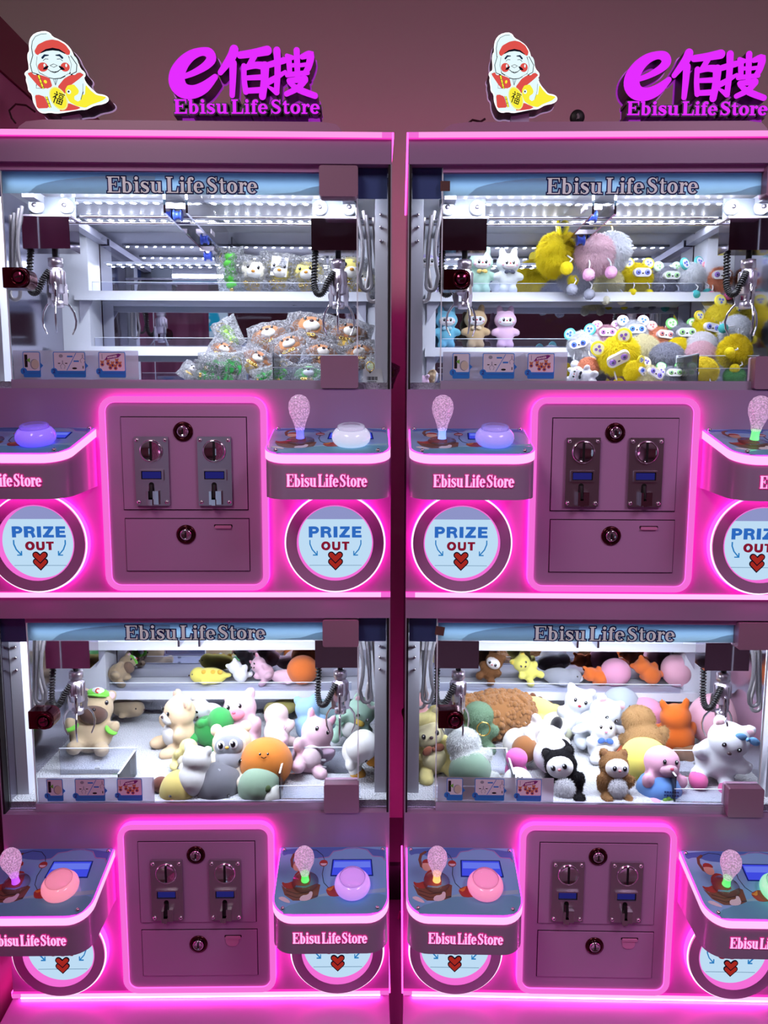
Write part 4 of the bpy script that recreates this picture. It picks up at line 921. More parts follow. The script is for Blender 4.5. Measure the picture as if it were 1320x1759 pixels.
def k_ball(ears=0, face='smile', belly=0):
    E = [((0, 0, 0), (.5, .46, .46))]
    if ears: E += [((s*.2, -.05, .44), (.11, .08, .11)) for s in (-1, 1)]
    L = [('body', blob(E, .05, 3), 'a')]
    if face == 'smile':
        L += eyes(.07, -.452, .17, .022, .012, 1)
        L.append(('smile', one(lambda b: b.tube([(-.045, -.462, .12), (0, -.47, .1), (.045, -.462, .12)], .008, 5), FELT), 'K'))
    if face == 'pig':
        L += eyes(.14, -.42, .14, .03); L.append(('snout', one(lambda b: b.ell((0, -.44, .05), (.1, .06, .07))), 'e'))
    if belly: L.append(('belly', one(lambda b: b.ell((.3, -.12, -.12), (.26, .3, .3))), 'b')); L += [('leaf_patch', one(lambda b: [b.ell((.2+.06*i, -.40+.05*i, -.0-.09*i), (.07, .05, .08), nu=10, nv=6) for i in range(3)]), 'leaf')]
    return L
def k_seal(spots=0, two=1):
    E = [((0, 0, 0), (.5, .24, .25)), ((-.34, -.02, .04), (.24, .23, .23)), ((.5, .02, .02), (.14, .16, .06)), ((-.1, -.24, -.12), (.12, .12, .05)), ((-.1, .24, -.12), (.12, .12, .05))]
    L = [('body', blob(E, .04, 3), 'a')]
    if two: L.append(('belly', one(lambda b: b.ell((-.06, -.03, -.06), (.45, .225, .2))), 'b')); L.append(('muzzle', one(lambda b: b.ell((-.49, -.05, .0), (.12, .14, .1))), 'b'))
    L += [('eye', one(lambda b: b.ell((-.46, s*.155-.02, .1), (.03, .03, .035), nu=10, nv=8), EYE), 'K') for s in (-1, 1)]
    L.append(('nose', one(lambda b: b.ell((-.6, -.05, .03), (.025, .035, .025), nu=10, nv=6), TOYG), 'N'))
    if spots: L += [('spot', one(lambda b: b.ell((x, -.12, .16), (.08, .09, .07), nu=12, nv=8)), 'spot') for x in (-.15, .12, .32)]
    return L
def k_ballcurl():
    b = blob([((0, 0, 0), (.55, .36, .34)), ((.3, -.05, .02), (.3, .3, .3)), ((-.34, 0, .06), (.24, .26, .28))], .045, 2)
    rng = random.Random(5); b2 = MB()
    vs = [v.co.copy() for v in b.vertices]; ns = [v.normal.copy() for v in b.vertices]
    for i in rng.sample(range(len(vs)), min(700, len(vs))):
        b2.ell(vs[i]-ns[i]*.01, (rng.uniform(.028, .05),)*3, nu=6, nv=4)
    m = b2.mesh('t', [PLUSH]); bm = bmesh.new(); bm.from_mesh(b); bm.from_mesh(m); me = bpy.data.meshes.new('body'); bm.to_mesh(me); bm.free(); me.materials.append(PLUSH)
    me.polygons.foreach_set('use_smooth', [True]*len(me.polygons)); return [('body', me, 'a')]
def film(seed, rx, rz, th=.16, n=16):
    rng = random.Random(seed); b = MB(); off = Vector((rng.random()*9, rng.random()*9, seed))
    for sgn in (-1, 1):
        vs = []
        for j in range(n+1):
            for i in range(n+1):
                u, v = -1+2*i/n, -1+2*j/n; e = (1-u**4)*(1-v**4)
                q = noise.noise(Vector((u*2.1, v*2.1, sgn))+off); q2 = noise.noise(Vector((u*5, v*5, sgn*3))+off)
                x = u*rx*(1+.08*noise.noise(Vector((v*1.6, 3, 1))+off)); z = v*rz*(1+.1*noise.noise(Vector((u*1.6, 7, 2))+off))
                y = sgn*(th*e**.5+(.10*q+.06*q2)*(.35+e))
                vs.append((x, y, z))
        fs = [(j*(n+1)+i, j*(n+1)+i+1, (j+1)*(n+1)+i+1, (j+1)*(n+1)+i) for j in range(n) for i in range(n)]
        b.add(vs, fs if sgn < 0 else [f[::-1] for f in fs], 0, False)
    return b.mesh('film', [CELLO])
def ringp(cx, cy, cz, r, t=.02, m=GOLD): return one(lambda b: b.tube([(cx+r*math.cos(a), cy, cz+r*math.sin(a)) for a in [2*PI*i/22 for i in range(22)]], t, 6, closed=True), m)
def k_bean(seed=1, n=5, flat=0):
    L = []
    for i in range(n):
        x, z = (0, -.34+i*.17)
        L.append(('bean', one(lambda b: b.ell((.02*(-1)**i, 0, z), (.175, .17, .115))), 'a'))
    L.append(('key_ring', ringp(-.1, -.05, .32, .14, .016), 'K')); L.append(('charm_bell', one(lambda b: b.ell((.0, -.1, -.46), (.06, .05, .05)), GOLD), 'K'))
    L.insert(0, ('bag', film(seed, .36, .58), 'K')); return L
def k_pup(seed=1, c=0):
    L = [('bag', film(seed, .54, .5, .2), 'K'), ('head', blob([((0, -.03, .06), (.36, .22, .3)), ((-.32, .0, .14), (.11, .12, .2), (0, .6, 0)), ((.32, 0, .14), (.11, .12, .2), (0, -.6, 0))], .045, 3), 'a'),
         ('muzzle', one(lambda b: b.ell((.02, -.2, -.0), (.18, .1, .13))), 'b'), ('nose', one(lambda b: b.ell((.02, -.305, .04), (.05, .03, .035), nu=10, nv=6), TOYG), 'N')]
    L += eyes(.13, -.235, .15, .034)
    L.append(('body', one(lambda b: b.ell((0, .0, -.27), (.23, .18, .18))), 'a2'))
    L.append(('chain', one(lambda b: [b.tube([(x+.05*math.cos(a), -.19, -.24+.035*math.sin(a)) for a in [2*PI*i/10 for i in range(10)]], .014, 5, closed=True) for x in (-.16, -.08, 0, .08)], GOLD), 'K'))
    if c: L.append(('card_label', one(lambda b: b.box(-.2, .2, -.235, -.225, -.1, .36), TOYG), 'W')); L.append(('label_print', one(lambda b: [b.box(-.17, .14-.05*(i % 3), -.2365, -.235, .3-i*.05, .312-i*.05) for i in range(7)], FELT), 'grey'))
    return L
DEF = dict(W=(245, 245, 250), K=(15, 12, 15), N=(60, 35, 40), P=(245, 170, 195), M=(200, 150, 160), e=(250, 205, 215), b=(244, 242, 240), bow=(240, 210, 130), pom=(240, 240, 245), ear=(240, 240, 240),
           disc=(240, 240, 240), plate=(248, 246, 250), iris=(110, 140, 225), pupil=(40, 40, 90), cap=(130, 225, 80), capmark=(220, 70, 60), beak=(230, 150, 60), vest=(60, 160, 80), hood=(245, 215, 180),
           patch=(150, 105, 70), feet=(230, 120, 175), leaf=(70, 90, 50), spot=(120, 75, 45), bib=(90, 130, 220), ink=(50, 70, 140), grey=(150, 155, 165), a2=(200, 160, 90))
MROOT = (M1, M2)
bpy.context.view_layer.update()
def at(m, px, py, Y):
    d = fw+RT*((px-660)/F_PX)+UP*((879.5-py)/F_PX)
    inv = MROOT[m].matrix_world.inverted(); o = inv @ CAM; dd = inv.to_3x3() @ d; t = (Y-o.y)/dd.y
    return CAM+d*t, t            # world point, distance along the view axis
def put(m, px, py, Y, h, kind, cols, rot, label, name='plush_toy', cat='plush toy', group=None, hang=0, rest=None):
    if kind not in KC:
        fn = {'bunny': k_bunny, 'fluff': k_fluff, 'animal': k_animal, 'ball': k_ball, 'seal': k_seal, 'curl': k_ballcurl, 'bean': k_bean, 'pup': k_pup}[kind[0]]
        KC[kind] = fn(**dict(kind[1:]))
    parts = KC[kind]
    bm_ = [p for p in parts if p[0] in ('body', 'bag')][0][1]; co = np.array([v.co for v in bm_.vertices]); lo, hi = co.min(0), co.max(0)
    ext = hi[2]-lo[2] if kind[0] != 'seal' else hi[0]-lo[0]
    R = Euler([math.radians(a) for a in rot]).to_matrix()
    mid = Vector(((lo+hi)/2).tolist()); rot_co = (co-(lo+hi)/2) @ np.array(R).T
    floor = ZB+.4455+(DK if py < 720 else 0)
    Y0 = Y
    for k in range(24):
        c, dist = at(m, px, py, Y); s = h*dist/F_PX/ext
        y0, y1, zmin = Y+rot_co[:, 1].min()*s, Y+rot_co[:, 1].max()*s, rot_co[:, 2].min()*s
        if y1 > .546: Y -= min(.02, y1-.545)
        elif y0 < .021: Y += min(.02, .0215-y0)
        elif py > 720 and c.z+zmin < floor-.014 and y0 > .038: Y -= .008
        elif py < 720 and c.z+zmin < floor-.014 and y1 < .535 and Y < Y0+.03: Y += .008
        else: break
    if rest is not None: c = Vector((c.x, c.y, rest-zmin+.0005))
    base = c+Vector((0, 0, zmin))
    root = thing(name, label, cat, base, 0, group); root.rotation_euler = R.to_euler()
    off = R.transposed() @ (c-base)-mid*s
    col = dict(DEF); col.update(cols)
    if hang:
        top = c+Vector((0, 0, hi[2]*s*.8)); e_ = R.transposed() @ (top-base); q = R.transposed() @ (Vector((top.x, .40, ZB+DK+.857))-base)
        MB().tube([e_, e_.lerp(q, .5)+Vector((.004, 0, 0)), q], .0018, 6).obj('hanging_cord', mat('charm_cord', (236, 214, 90), .4), root)
    for n, me, k in parts:
        o = link(n, me, root, 0, color=col[k]); o.location = off; o.scale = (s, s, s)
    return root
def T(kind, **k): return (kind,)+tuple(sorted(k.items()))

# --- lower left cabinet
GLL = 'plush toys in the lower left cabinet'
AN = lambda **k: T('animal', **k)
def big(a): return a[:3]+(a[3]*(1.2 if a[4][0] != 'ball' else 1.06),)+a[4:]
def LL(*a): put(0, *big(a), group=GLL)
LL(160, 1240, .285, 92, AN(muzzle=2, belly=0, ears='round', extra=('cap', 'band'), bx=1.15), dict(a=(205, 182, 148), b=(98, 72, 62), N=(50, 36, 34)), (-22, 10, 14), 'tan sitting capybara plush with a white and green cap, alone on the left')
LL(214, 1216, .46, 62, T('seal', two=0), dict(a=(150, 132, 108)), (0, 0, 160), 'brown plush lying flat against the mirror behind the capybara')
LL(303, 1243, .30, 88, AN(ears='round', muzzle=1, belly=1), dict(a=(238, 208, 168), e=(240, 200, 170), b=(246, 244, 242)), (-4, 8, -52), 'cream hamster plush with white muzzle, turned left')
LL(352, 1226, .38, 62, AN(ears='round', muzzle=0, belly=0, nose=1), dict(a=(242, 244, 246), e=(250, 235, 235)), (30, -48, -20), 'white bear plush lying face down, its head to the left')
LL(368, 1250, .33, 66, AN(ears='none', muzzle=0, belly=1, eye='none', nose=0, extra=('vest',)), dict(a=(62, 160, 82), vest=(50, 140, 70), b=(235, 215, 150)), (20, 40, 10), 'green plush with a yellow belly patch under the white bear')
LL(414, 1238, .33, 88, AN(ears='round', muzzle=1, belly=0), dict(a=(245, 200, 214), b=(250, 150, 172), e=(250, 225, 230), N=(245, 120, 150)), (-14, -12, -8), 'pink hippo plush with rosy snout sitting upright in the middle')
LL(488, 1214, .46, 58, T('seal', two=0), dict(a=(178, 168, 98)), (0, -10, 20), 'olive plush lying along the mirror at the back')
LL(478, 1246, .40, 62, AN(ears='none', muzzle=0, belly=1, eye='none', nose=0), dict(a=(244, 216, 214), b=(250, 246, 246)), (25, 20, 160), 'pale peach plush seen from behind, beside the pink hippo')
LL(531, 1234, .40, 66, AN(ears='round', muzzle=0, belly=0, eye='none', nose=0), dict(a=(160, 200, 238), e=(150, 190, 230)), (20, 12, 170), 'light blue bear plush turned to the back')
LL(566, 1226, .46, 56, T('ball', face='none'), dict(a=(150, 176, 184)), (0, 0, 0), 'grey-teal round plush by the right claw at the mirror')
LL(474, 1282, .27, 64, AN(ears='round', muzzle=0, belly=0, eye='none', nose=0), dict(a=(246, 206, 220), e=(240, 190, 210)), (70, 62, 150), 'pale pink bear plush lying on its front between hippo and orange ball')
LL(541, 1276, .25, 92, AN(ears='point', muzzle=0, belly=1, nose=0), dict(a=(240, 200, 216), b=(248, 225, 232), e=(230, 165, 190)), (-20, 24, 14), 'pink pig plush leaning to the right beside the clear chute')
LL(612, 1236, .33, 78, AN(ears='round', muzzle=4, belly=1, extra=('band',)), dict(a=(168, 204, 184), b=(246, 246, 242), beak=(240, 200, 70), cap=(140, 185, 160)), (20, 30, 10), 'mint green and white bird plush under the right claw')
LL(622, 1290, .18, 82, AN(ears='none', muzzle=4, belly=0, extra=('feet',)), dict(a=(244, 244, 240), beak=(225, 160, 60), feet=(214, 158, 64)), (48, -25, 30), 'white goose plush with ochre beak and feet, in the right corner')
LL(336, 1322, .22, 76, AN(ears='round', muzzle=0, belly=0, eye='none', nose=0), dict(a=(240, 240, 236), e=(235, 230, 230)), (12, -8, 170), 'white bear plush with its back to the glass')
LL(318, 1296, .28, 46, AN(ears='none', muzzle=0, belly=1, eye='none', nose=0, extra=('ring',)), dict(a=(236, 222, 150), b=(245, 240, 220)), (10, 30, 30), 'small yellow plush with a gold key ring left of the white bear')
LL(398, 1304, .24, 84, AN(ears='none', muzzle=3, belly=0, eye='big', extra=('hood',)), dict(a=(240, 226, 204), b=(150, 152, 160), N=(240, 180, 60), hood=(246, 220, 184)), (-22, -8, 0), 'grey penguin plush wearing a peach hood')
LL(457, 1310, .17, 80, T('ball', face='smile'), dict(a=(222, 132, 52)), (-22, 0, 4), 'orange ball plush with a tiny smile')
LL(388, 1330, .15, 88, AN(ears='none', muzzle=0, belly=1, eye='dot', nose=0), dict(a=(165, 166, 174), b=(240, 240, 244)), (10, 34, 60), 'light grey and white seal plush leaning right, behind the dark seal')
LL(377, 1350, .09, 78, T('ball', face='pig'), dict(a=(118, 118, 126), e=(225, 225, 230)), (20, 10, 50), 'dark grey seal plush by the front glass')
LL(447, 1349, .07, 72, T('ball', ears=1, face='none', belly=1), dict(a=(148, 176, 150), b=(242, 244, 236)), (-30, 14, 0), 'sage green round plush with leaf patches by the front glass')
LL(308, 1357, .07, 62, T('ball', face='pig'), dict(a=(226, 206, 122), e=(240, 165, 140)), (30, -60, -30), 'yellow chick plush lying at the bottom rail')
LL(276, 1348, .075, 26, T('ball', face='none'), dict(a=(112, 66, 56)), (0, 0, 0), 'small brown plush end left of the yellow chick')

# --- lower right cabinet
GLR = 'plush toys in the lower right cabinet'
def LR(*a): put(1, *big(a), group=GLR)
LR(716, 1222, .33, 62, AN(ears='round', muzzle=0, belly=0, eye='none', nose=0), dict(a=(240, 178, 178)), (10, 0, 170), 'salmon pink plush in the far left corner')
LR(738, 1278, .17, 100, AN(ears='round', muzzle=3, belly=1, extra=('neckbow',)), dict(a=(240, 226, 150), b=(250, 240, 190), bow=(140, 82, 62), e=(250, 238, 190)), (-8, -12, 14), 'pale yellow puppy plush with a brown bow at its neck')
LR(823, 1250, .36, 76, AN(ears='none', muzzle=0, belly=0, eye='none', nose=0, fluffy=.6, extra=('ring',)), dict(a=(136, 168, 138)), (5, 0, 0), 'sage green fuzzy plush with a gold key ring')
LR(806, 1304, .20, 92, AN(ears='none', muzzle=0, belly=0, eye='none', nose=0, fluffy=.7, extra=('vest',)), dict(a=(236, 240, 238), vest=(134, 162, 140)), (20, 30, 150), 'sage green and white furry plush behind the left chute')
LR(849, 1228, .40, 76, T('curl'), dict(a=(158, 110, 66)), (0, -6, 10), 'curly brown plush at the back, below the claw')
LR(930, 1216, .40, 68, T('seal', two=0, spots=1), dict(a=(242, 226, 132), spot=(112, 66, 40)), (0, -24, 170), 'yellow plush with brown spots lying on top')
LR(910, 1246, .34, 62, AN(ears='round', muzzle=3, belly=0, fluffy=0), dict(a=(246, 236, 232), b=(250, 246, 246), e=(245, 205, 212)), (-30, -60, -10), 'white and pink doll plush tipped on its side below the yellow one')
LR(956, 1250, .37, 52, T('ball', face='none'), dict(a=(236, 236, 200)), (0, 0, 0), 'cream round plush behind the panda')
LR(990, 1222, .36, 74, AN(ears='round', muzzle=0, belly=0), dict(a=(240, 243, 250), N=(190, 60, 80), e=(235, 238, 248)), (-8, 14, -10), 'white bear plush with a red mouth, left of the white pair')
LR(1030, 1240, .32, 82, AN(ears='round', muzzle=1, belly=0, eye='dot'), dict(a=(232, 240, 248), b=(244, 248, 250)), (20, 24, 14), 'pale blue-white bear plush, right of the white pair')
LR(1066, 1212, .42, 60, T('ball', face='pig'), dict(a=(180, 190, 200), e=(225, 230, 235)), (0, 0, 30), 'grey seal plush head by the mirror')
LR(1110, 1228, .40, 56, T('ball', face='none'), dict(a=(240, 160, 196)), (20, 0, 0), 'pink round cushion plush in the back row')
LR(1104, 1262, .33, 86, AN(ears='none', muzzle=0, belly=0, eye='none', nose=0, fluffy=.8, bx=1.2), dict(a=(196, 158, 108)), (30, 20, 160), 'tan long-haired bear plush seen from behind')
LR(1162, 1246, .33, 84, AN(ears='point', muzzle=0, belly=0, eye='none', nose=0), dict(a=(232, 112, 38), e=(225, 100, 30)), (0, 8, 170), 'orange fox plush with its back to the glass')
LR(1196, 1240, .40, 40, AN(ears='point', muzzle=0, belly=0, eye='none', nose=0), dict(a=(196, 160, 90)), (0, -20, 0), 'small mustard plush behind the orange fox')
LR(1186, 1294, .26, 56, T('seal', two=0), dict(a=(152, 112, 80)), (10, -10, 0), 'brown plush lying below the orange fox')
LR(1236, 1234, .34, 96, T('ball', ears=1, face='none'), dict(a=(244, 186, 206)), (0, 20, 0), 'big pink ball plush under the right claw')
LR(1243, 1292, .16, 104, AN(ears='round', muzzle=0, belly=0, extra=('bow', 'feet'), bx=1.1), dict(a=(240, 243, 250), bow=(120, 180, 236), feet=(240, 112, 176), iris=(90, 110, 220)), (14, 16, -14), 'white puppy plush with blue bow and hot pink feet')
LR(1036, 1272, .27, 66, AN(ears='wing', muzzle=0, belly=0, extra=('neckbow',)), dict(a=(244, 247, 252), N=(235, 150, 170), bow=(80, 120, 200), K=(60, 110, 220)), (-18, 4, 0), 'white plush with wide drooping ears in a blue collar')
LR(898, 1282, .27, 70, AN(ears='flop', muzzle=0, belly=0, eye='none', nose=1, extra=('patch',)), dict(a=(238, 235, 230), patch=(150, 100, 58), ear=(238, 235, 232)), (70, -70, 30), 'white dog plush with a brown back lying beside the panda')
LR(950, 1288, .25, 82, AN(ears='round', muzzle=0, belly=0, eye='none', nose=0, extra=('band', 'earcaps', 'legcaps')), dict(a=(240, 240, 246), e=(20, 18, 20), cap=(22, 20, 24)), (60, 60, 140), 'black and white panda plush lying face down')
LR(888, 1318, .15, 54, AN(ears='none', muzzle=0, belly=0, eye='none', nose=0, extra=('backbow',), arms=0), dict(a=(236, 110, 190), bow=(240, 120, 196)), (0, 0, 0), 'hot pink pleated bow plush standing upside down')
LR(890, 1342, .09, 44, T('ball', face='smile'), dict(a=(246, 244, 248)), (-20, 0, 0), 'white cat plush head below the pink bow')
LR(968, 1334, .085, 88, AN(ears='round', muzzle=3, belly=0, eye='big', fluffy=.7, extra=('chest',)), dict(a=(22, 21, 25), b=(247, 244, 244), e=(30, 28, 30), N=(240, 150, 160)), (-14, -16, -14), 'black furry doll plush with white face and chest tuft at the front glass')
LR(1056, 1334, .08, 80, AN(ears='round', muzzle=3, belly=0, eye='big', fluffy=.7, extra=('chest',)), dict(a=(166, 124, 82), b=(248, 240, 236), e=(150, 105, 70), N=(240, 150, 160)), (-12, 4, 4), 'brown furry doll plush with white face at the front glass')
LR(1108, 1305, .20, 72, T('ball', face='none'), dict(a=(240, 228, 112)), (0, 0, 0), 'yellow round plush peeking out behind the blue-dressed pig')
LR(1138, 1336, .075, 88, AN(ears='none', muzzle=1, belly=0, extra=('vest', 'bib', 'print', 'leaf')), dict(a=(236, 176, 204), b=(240, 190, 212), vest=(112, 162, 232), bib=(140, 180, 240), N=(235, 90, 120), leaf=(120, 170, 70)), (-12, 8, 10), 'pink pig plush in a light blue dress at the front glass')
LR(1080, 1290, .24, 34, T('ball', face='none'), dict(a=(220, 96, 60)), (0, 0, 0), 'small red-orange plush tuft above the brown doll')

# --- toys lying on the back shelf of the lower cabinets
GSL, GSR = 'plush toys on the back shelf of the lower left cabinet', 'plush toys on the back shelf of the lower right cabinet'
for m, g, px, py, h, k, c, rot, lab in (
        (0, GSL, 212, 1150, 56, AN(muzzle=2, belly=0, ears='round', extra=('cap',)), dict(a=(176, 154, 124), b=(120, 96, 80)), (0, 60, 60), 'tan capybara plush with green cap lying on the back shelf'),
        (0, GSL, 362, 1148, 70, T('seal', two=0, spots=1), dict(a=(240, 226, 108), spot=(246, 196, 70)), (0, 0, 0), 'yellow plush with orange spots lying on the back shelf'),
        (0, GSL, 410, 1152, 44, AN(ears='round', muzzle=0, belly=0, eye='none', nose=0), dict(a=(240, 240, 242)), (0, 40, 170), 'white bear plush lying on the back shelf'),
        (0, GSL, 448, 1152, 54, AN(ears='point', muzzle=0, belly=0), dict(a=(232, 188, 206), e=(225, 140, 165)), (0, -50, -30), 'rosy pink pig plush lying on the back shelf'),
        (0, GSL, 490, 1156, 62, T('seal', two=1), dict(a=(244, 204, 218), b=(250, 226, 232)), (0, 0, 180), 'pale pink plush lying flat on the back shelf'),
        (0, GSL, 520, 1140, 50, T('ball', face='none'), dict(a=(228, 120, 56)), (0, 0, 0), 'orange round plush at the right end of the back shelf'),
        (1, GSR, 845, 1150, 58, AN(ears='round', muzzle=3, belly=0, eye='big', fluffy=.7), dict(a=(150, 104, 66), b=(248, 240, 236), e=(140, 96, 60), N=(240, 150, 160)), (0, 24, -20), 'brown doll plush with white face on the back shelf'),
        (1, GSR, 904, 1150, 56, AN(ears='round', muzzle=0, belly=0), dict(a=(244, 236, 120), e=(246, 220, 90)), (0, -40, 10), 'yellow bear plush tipped over on the back shelf'),
        (1, GSR, 962, 1156, 74, T('seal', two=1), dict(a=(160, 162, 170), b=(226, 226, 230)), (0, 0, 160), 'grey and white whale plush on the back shelf'),
        (1, GSR, 1022, 1162, 48, AN(ears='point', muzzle=0, belly=0, eye='none', nose=0), dict(a=(232, 116, 50), e=(225, 100, 40)), (0, 76, 170), 'orange fox plush lying left of the pink ball on the back shelf'),
        (1, GSR, 1058, 1150, 48, T('ball', face='none'), dict(a=(240, 168, 200)), (0, 0, 0), 'pink ball plush on the back shelf'),
        (1, GSR, 1112, 1154, 54, AN(ears='round', muzzle=0, belly=0, eye='none', nose=0), dict(a=(232, 120, 56), e=(225, 110, 50)), (0, 50, 160), 'orange bear plush lying right of the pink ball on the back shelf'),
        (1, GSR, 1166, 1148, 58, T('ball', face='none', ears=1), dict(a=(242, 184, 204)), (0, 60, 0), 'large pink plush at the right end of the back shelf')):
    put(m, px, py, .488, h, k, c, rot, lab, group=g, rest=ZB+.549)

# --- upper right cabinet: dolls on the shelves
GB = 'bunny dolls standing on the shelves'
def UR(*a, g=None, n='plush_toy', hang=0, rest=None): put(1, *a, group=g, name=n, hang=hang, rest=rest)
for px, py, h, c, k, extra_, lab in ((734, 472, 84, (205, 190, 240), T('bunny', bowtie=False), {}, 'lavender bunny doll on the upper shelf, half hidden by the hoses'),
        (826, 470, 82, (192, 232, 212), T('bunny', bowtie=True), dict(bow=(238, 206, 120)), 'mint bunny doll with yellow bow on the upper shelf'),
        (873, 470, 80, (240, 246, 250), T('bunny', bowtie=True), dict(bow=(80, 84, 104)), 'white bunny doll with striped dark bow on the upper shelf')):
    UR(px, py, .475, h, k, dict(a=c, e=c, N=(225, 80, 80), **extra_), (0, 0, 4), lab, g=GB, n='bunny_doll', rest=ZB+DK+.688)
for px, py, h, c, k, bw, lab in ((767, 575, 74, (126, 206, 234), T('bunny', bowtie=True), (180, 225, 245), 'sky blue bunny doll on the lower shelf'),
        (817, 573, 76, (212, 182, 140), T('bunny', bowtie=True), (245, 225, 190), 'tan bear doll with cream bow on the lower shelf'),
        (868, 574, 74, (238, 198, 228), T('bunny', bowtie=False), (0, 0, 0), 'pink bunny doll without bow on the lower shelf')):
    UR(px, py, .475, h, k, dict(a=c, e=tuple(min(255, v+12) for v in c), bow=bw, N=(225, 80, 80)), (0, 0, 2), lab, g=GB, n='bunny_doll', rest=ZB+DK+.549)
GF = 'furry pompom monsters in the upper right cabinet'
YL, PKF, WHF, GRY, CRM, ORG = (246, 226, 40), (244, 210, 222), (244, 246, 252), (168, 168, 182), (242, 234, 190), (240, 166, 132)
TEAL = (92, 202, 204)
F1, F2, F3 = T('fluff'), T('fluff', face=False), T('fluff', face=False, ears=False, sd=5)
F4 = T('fluff', pom=False, sd=8); F5 = T('fluff', face=False, ears=False, pom=False, sd=6)
def mon(px, py, Y, h, k, c, rot, lab, **kw):
    d = dict(a=c, ear=c, disc=tuple(min(255, int(v*.3+175)) for v in c), pom=c, iris=(120, 130, 220)); d.update(kw)
    UR(px, py, Y, h, k, d, rot, lab, g=GF, n='pompom_monster', hang='hanging' in lab)
mon(956, 440, .385, 84, F2, YL, (0, 20, 60), 'yellow furry monster hanging at the left of the dangling cluster', disc=(250, 240, 120))
mon(990, 474, .40, 72, F3, (172, 174, 190), (0, 10, 20), 'grey furry monster hanging behind the pink one')
mon(1022, 440, .36, 78, F3, PKF, (0, -6, 0), 'pink furry monster hanging in the dangling cluster', pom=(240, 180, 222))
mon(1050, 434, .39, 76, F5, WHF, (0, 0, 0), 'white furry ball hanging at the right of the dangling cluster')
mon(1047, 492, .47, 60, F3, CRM, (0, 0, 10), 'cream furry monster on the upper shelf', pom=(238, 234, 214))
mon(1094, 480, .47, 60, F1, YL, (0, 0, 4), 'yellow furry monster facing out on the upper shelf')
mon(1144, 484, .475, 56, F1, GRY, (0, 0, 6), 'grey furry monster on the upper shelf', plate=(240, 244, 240), iris=(150, 200, 140), ear=(190, 215, 200))
mon(1186, 480, .47, 62, F2, WHF, (0, -10, 30), 'white furry monster with teal feet on the upper shelf', ear=TEAL, pom=TEAL)
mon(1232, 484, .475, 60, F1, ORG, (0, 0, -6), 'coral furry monster beside the claw cable on the upper shelf', ear=(240, 150, 170), pom=(236, 120, 180), iris=(150, 110, 200))
mon(1003, 595, .34, 60, F1, WHF, (10, -10, -30), 'white furry monster with teal ears at the left end of the heap', ear=TEAL, disc=(190, 235, 235), iris=(80, 120, 225))
mon(1042, 584, .42, 56, F1, (236, 192, 208), (-10, 0, -10), 'dusty pink furry monster in the back row of the heap', ear=(244, 200, 214), iris=(190, 120, 190))
mon(1086, 578, .41, 60, F1, WHF, (-6, 0, 0), 'white furry monster with blue eyes in the back row of the heap', pom=TEAL, iris=(80, 140, 235), disc=(250, 225, 235))
mon(1132, 588, .41, 58, F1, ORG, (-10, 6, 6), 'coral furry monster in the back row of the heap', ear=(244, 196, 200), iris=(230, 140, 140))
mon(1170, 584, .40, 62, F1, GRY, (-6, 0, 0), 'grey furry monster with green-rimmed ears in the back row of the heap', ear=(110, 190, 100), disc=(235, 240, 225), iris=(150, 205, 130), plate=(240, 242, 244))
mon(1208, 572, .40, 58, F1, YL, (0, 10, 12), 'yellow furry monster with dark yellow ears near the claw', ear=(214, 190, 30), disc=(246, 236, 150))
mon(1240, 552, .42, 66, F2, (247, 230, 70), (0, 20, 10), 'tall yellow furry monster directly behind the claw', disc=(250, 242, 150))
mon(1264, 572, .30, 62, F3, WHF, (0, 70, 0), 'white furry monster with a teal foot under the claw', pom=TEAL)
mon(1012, 632, .24, 40, F5, ORG, (0, 0, 0), 'coral furry ball at the left of the heap')
mon(1064, 612, .22, 78, F1, YL, (30, -26, -24), 'yellow furry monster tipped forward in the middle of the heap', iris=(130, 90, 170), plate=(250, 240, 230))
mon(1106, 602, .31, 58, F5, CRM, (0, 0, 0), 'cream furry ball in the middle of the heap')
mon(1104, 582, .30, 20, F5, (244, 238, 196), (0, 0, 0), 'small cream pompom on top of the cream ball')
mon(1146, 618, .22, 64, F5, (158, 160, 174), (0, 0, 0), 'grey furry ball in the middle of the heap')
mon(1166, 600, .33, 44, F5, YL, (0, 0, 0), 'yellow furry ball behind the grey ball')
mon(1206, 596, .31, 56, F5, (246, 244, 248), (0, 0, 0), 'white furry ball right of the heap centre')
mon(1204, 612, .24, 56, F5, (238, 200, 212), (0, 0, 0), 'dusty pink furry ball right of the heap centre')
mon(1262, 606, .18, 64, F3, YL, (10, 60, 30), 'yellow furry monster with round feet beside the hinge plate')
mon(1110, 652, .10, 56, F4, CRM, (-10, 30, 10), 'cream furry monster with a purple eye by the front glass', iris=(130, 110, 215), plate=(250, 245, 240))
mon(1152, 654, .12, 54, F1, (166, 168, 182), (-16, 0, 0), 'grey furry monster with green face print by the front glass', ear=(86, 176, 90), disc=(220, 225, 215), iris=(150, 210, 130), plate=(248, 250, 246))
mon(1208, 640, .12, 56, F3, (244, 224, 60), (0, 30, 0), 'yellow furry monster lying at the front glass')
mon(1092, 640, .13, 44, F4, YL, (20, 40, 30), 'yellow monster with two printed ears near the front glass', disc=(250, 244, 170), iris=(90, 120, 220))
mon(1262, 648, .16, 40, F5, (96, 170, 96), (0, 0, 0), 'dark green furry ball by the lower hinge plate')
UR(1000, 646, .075, 60, T('bunny', bowtie=True), dict(a=(240, 240, 246), e=(240, 240, 246), bow=(40, 40, 48), N=(205, 60, 70)), (-40, -78, 0), 'white bunny doll with striped bow lying on its side at the front glass', g='bunny dolls lying in the heap', n='bunny_doll')
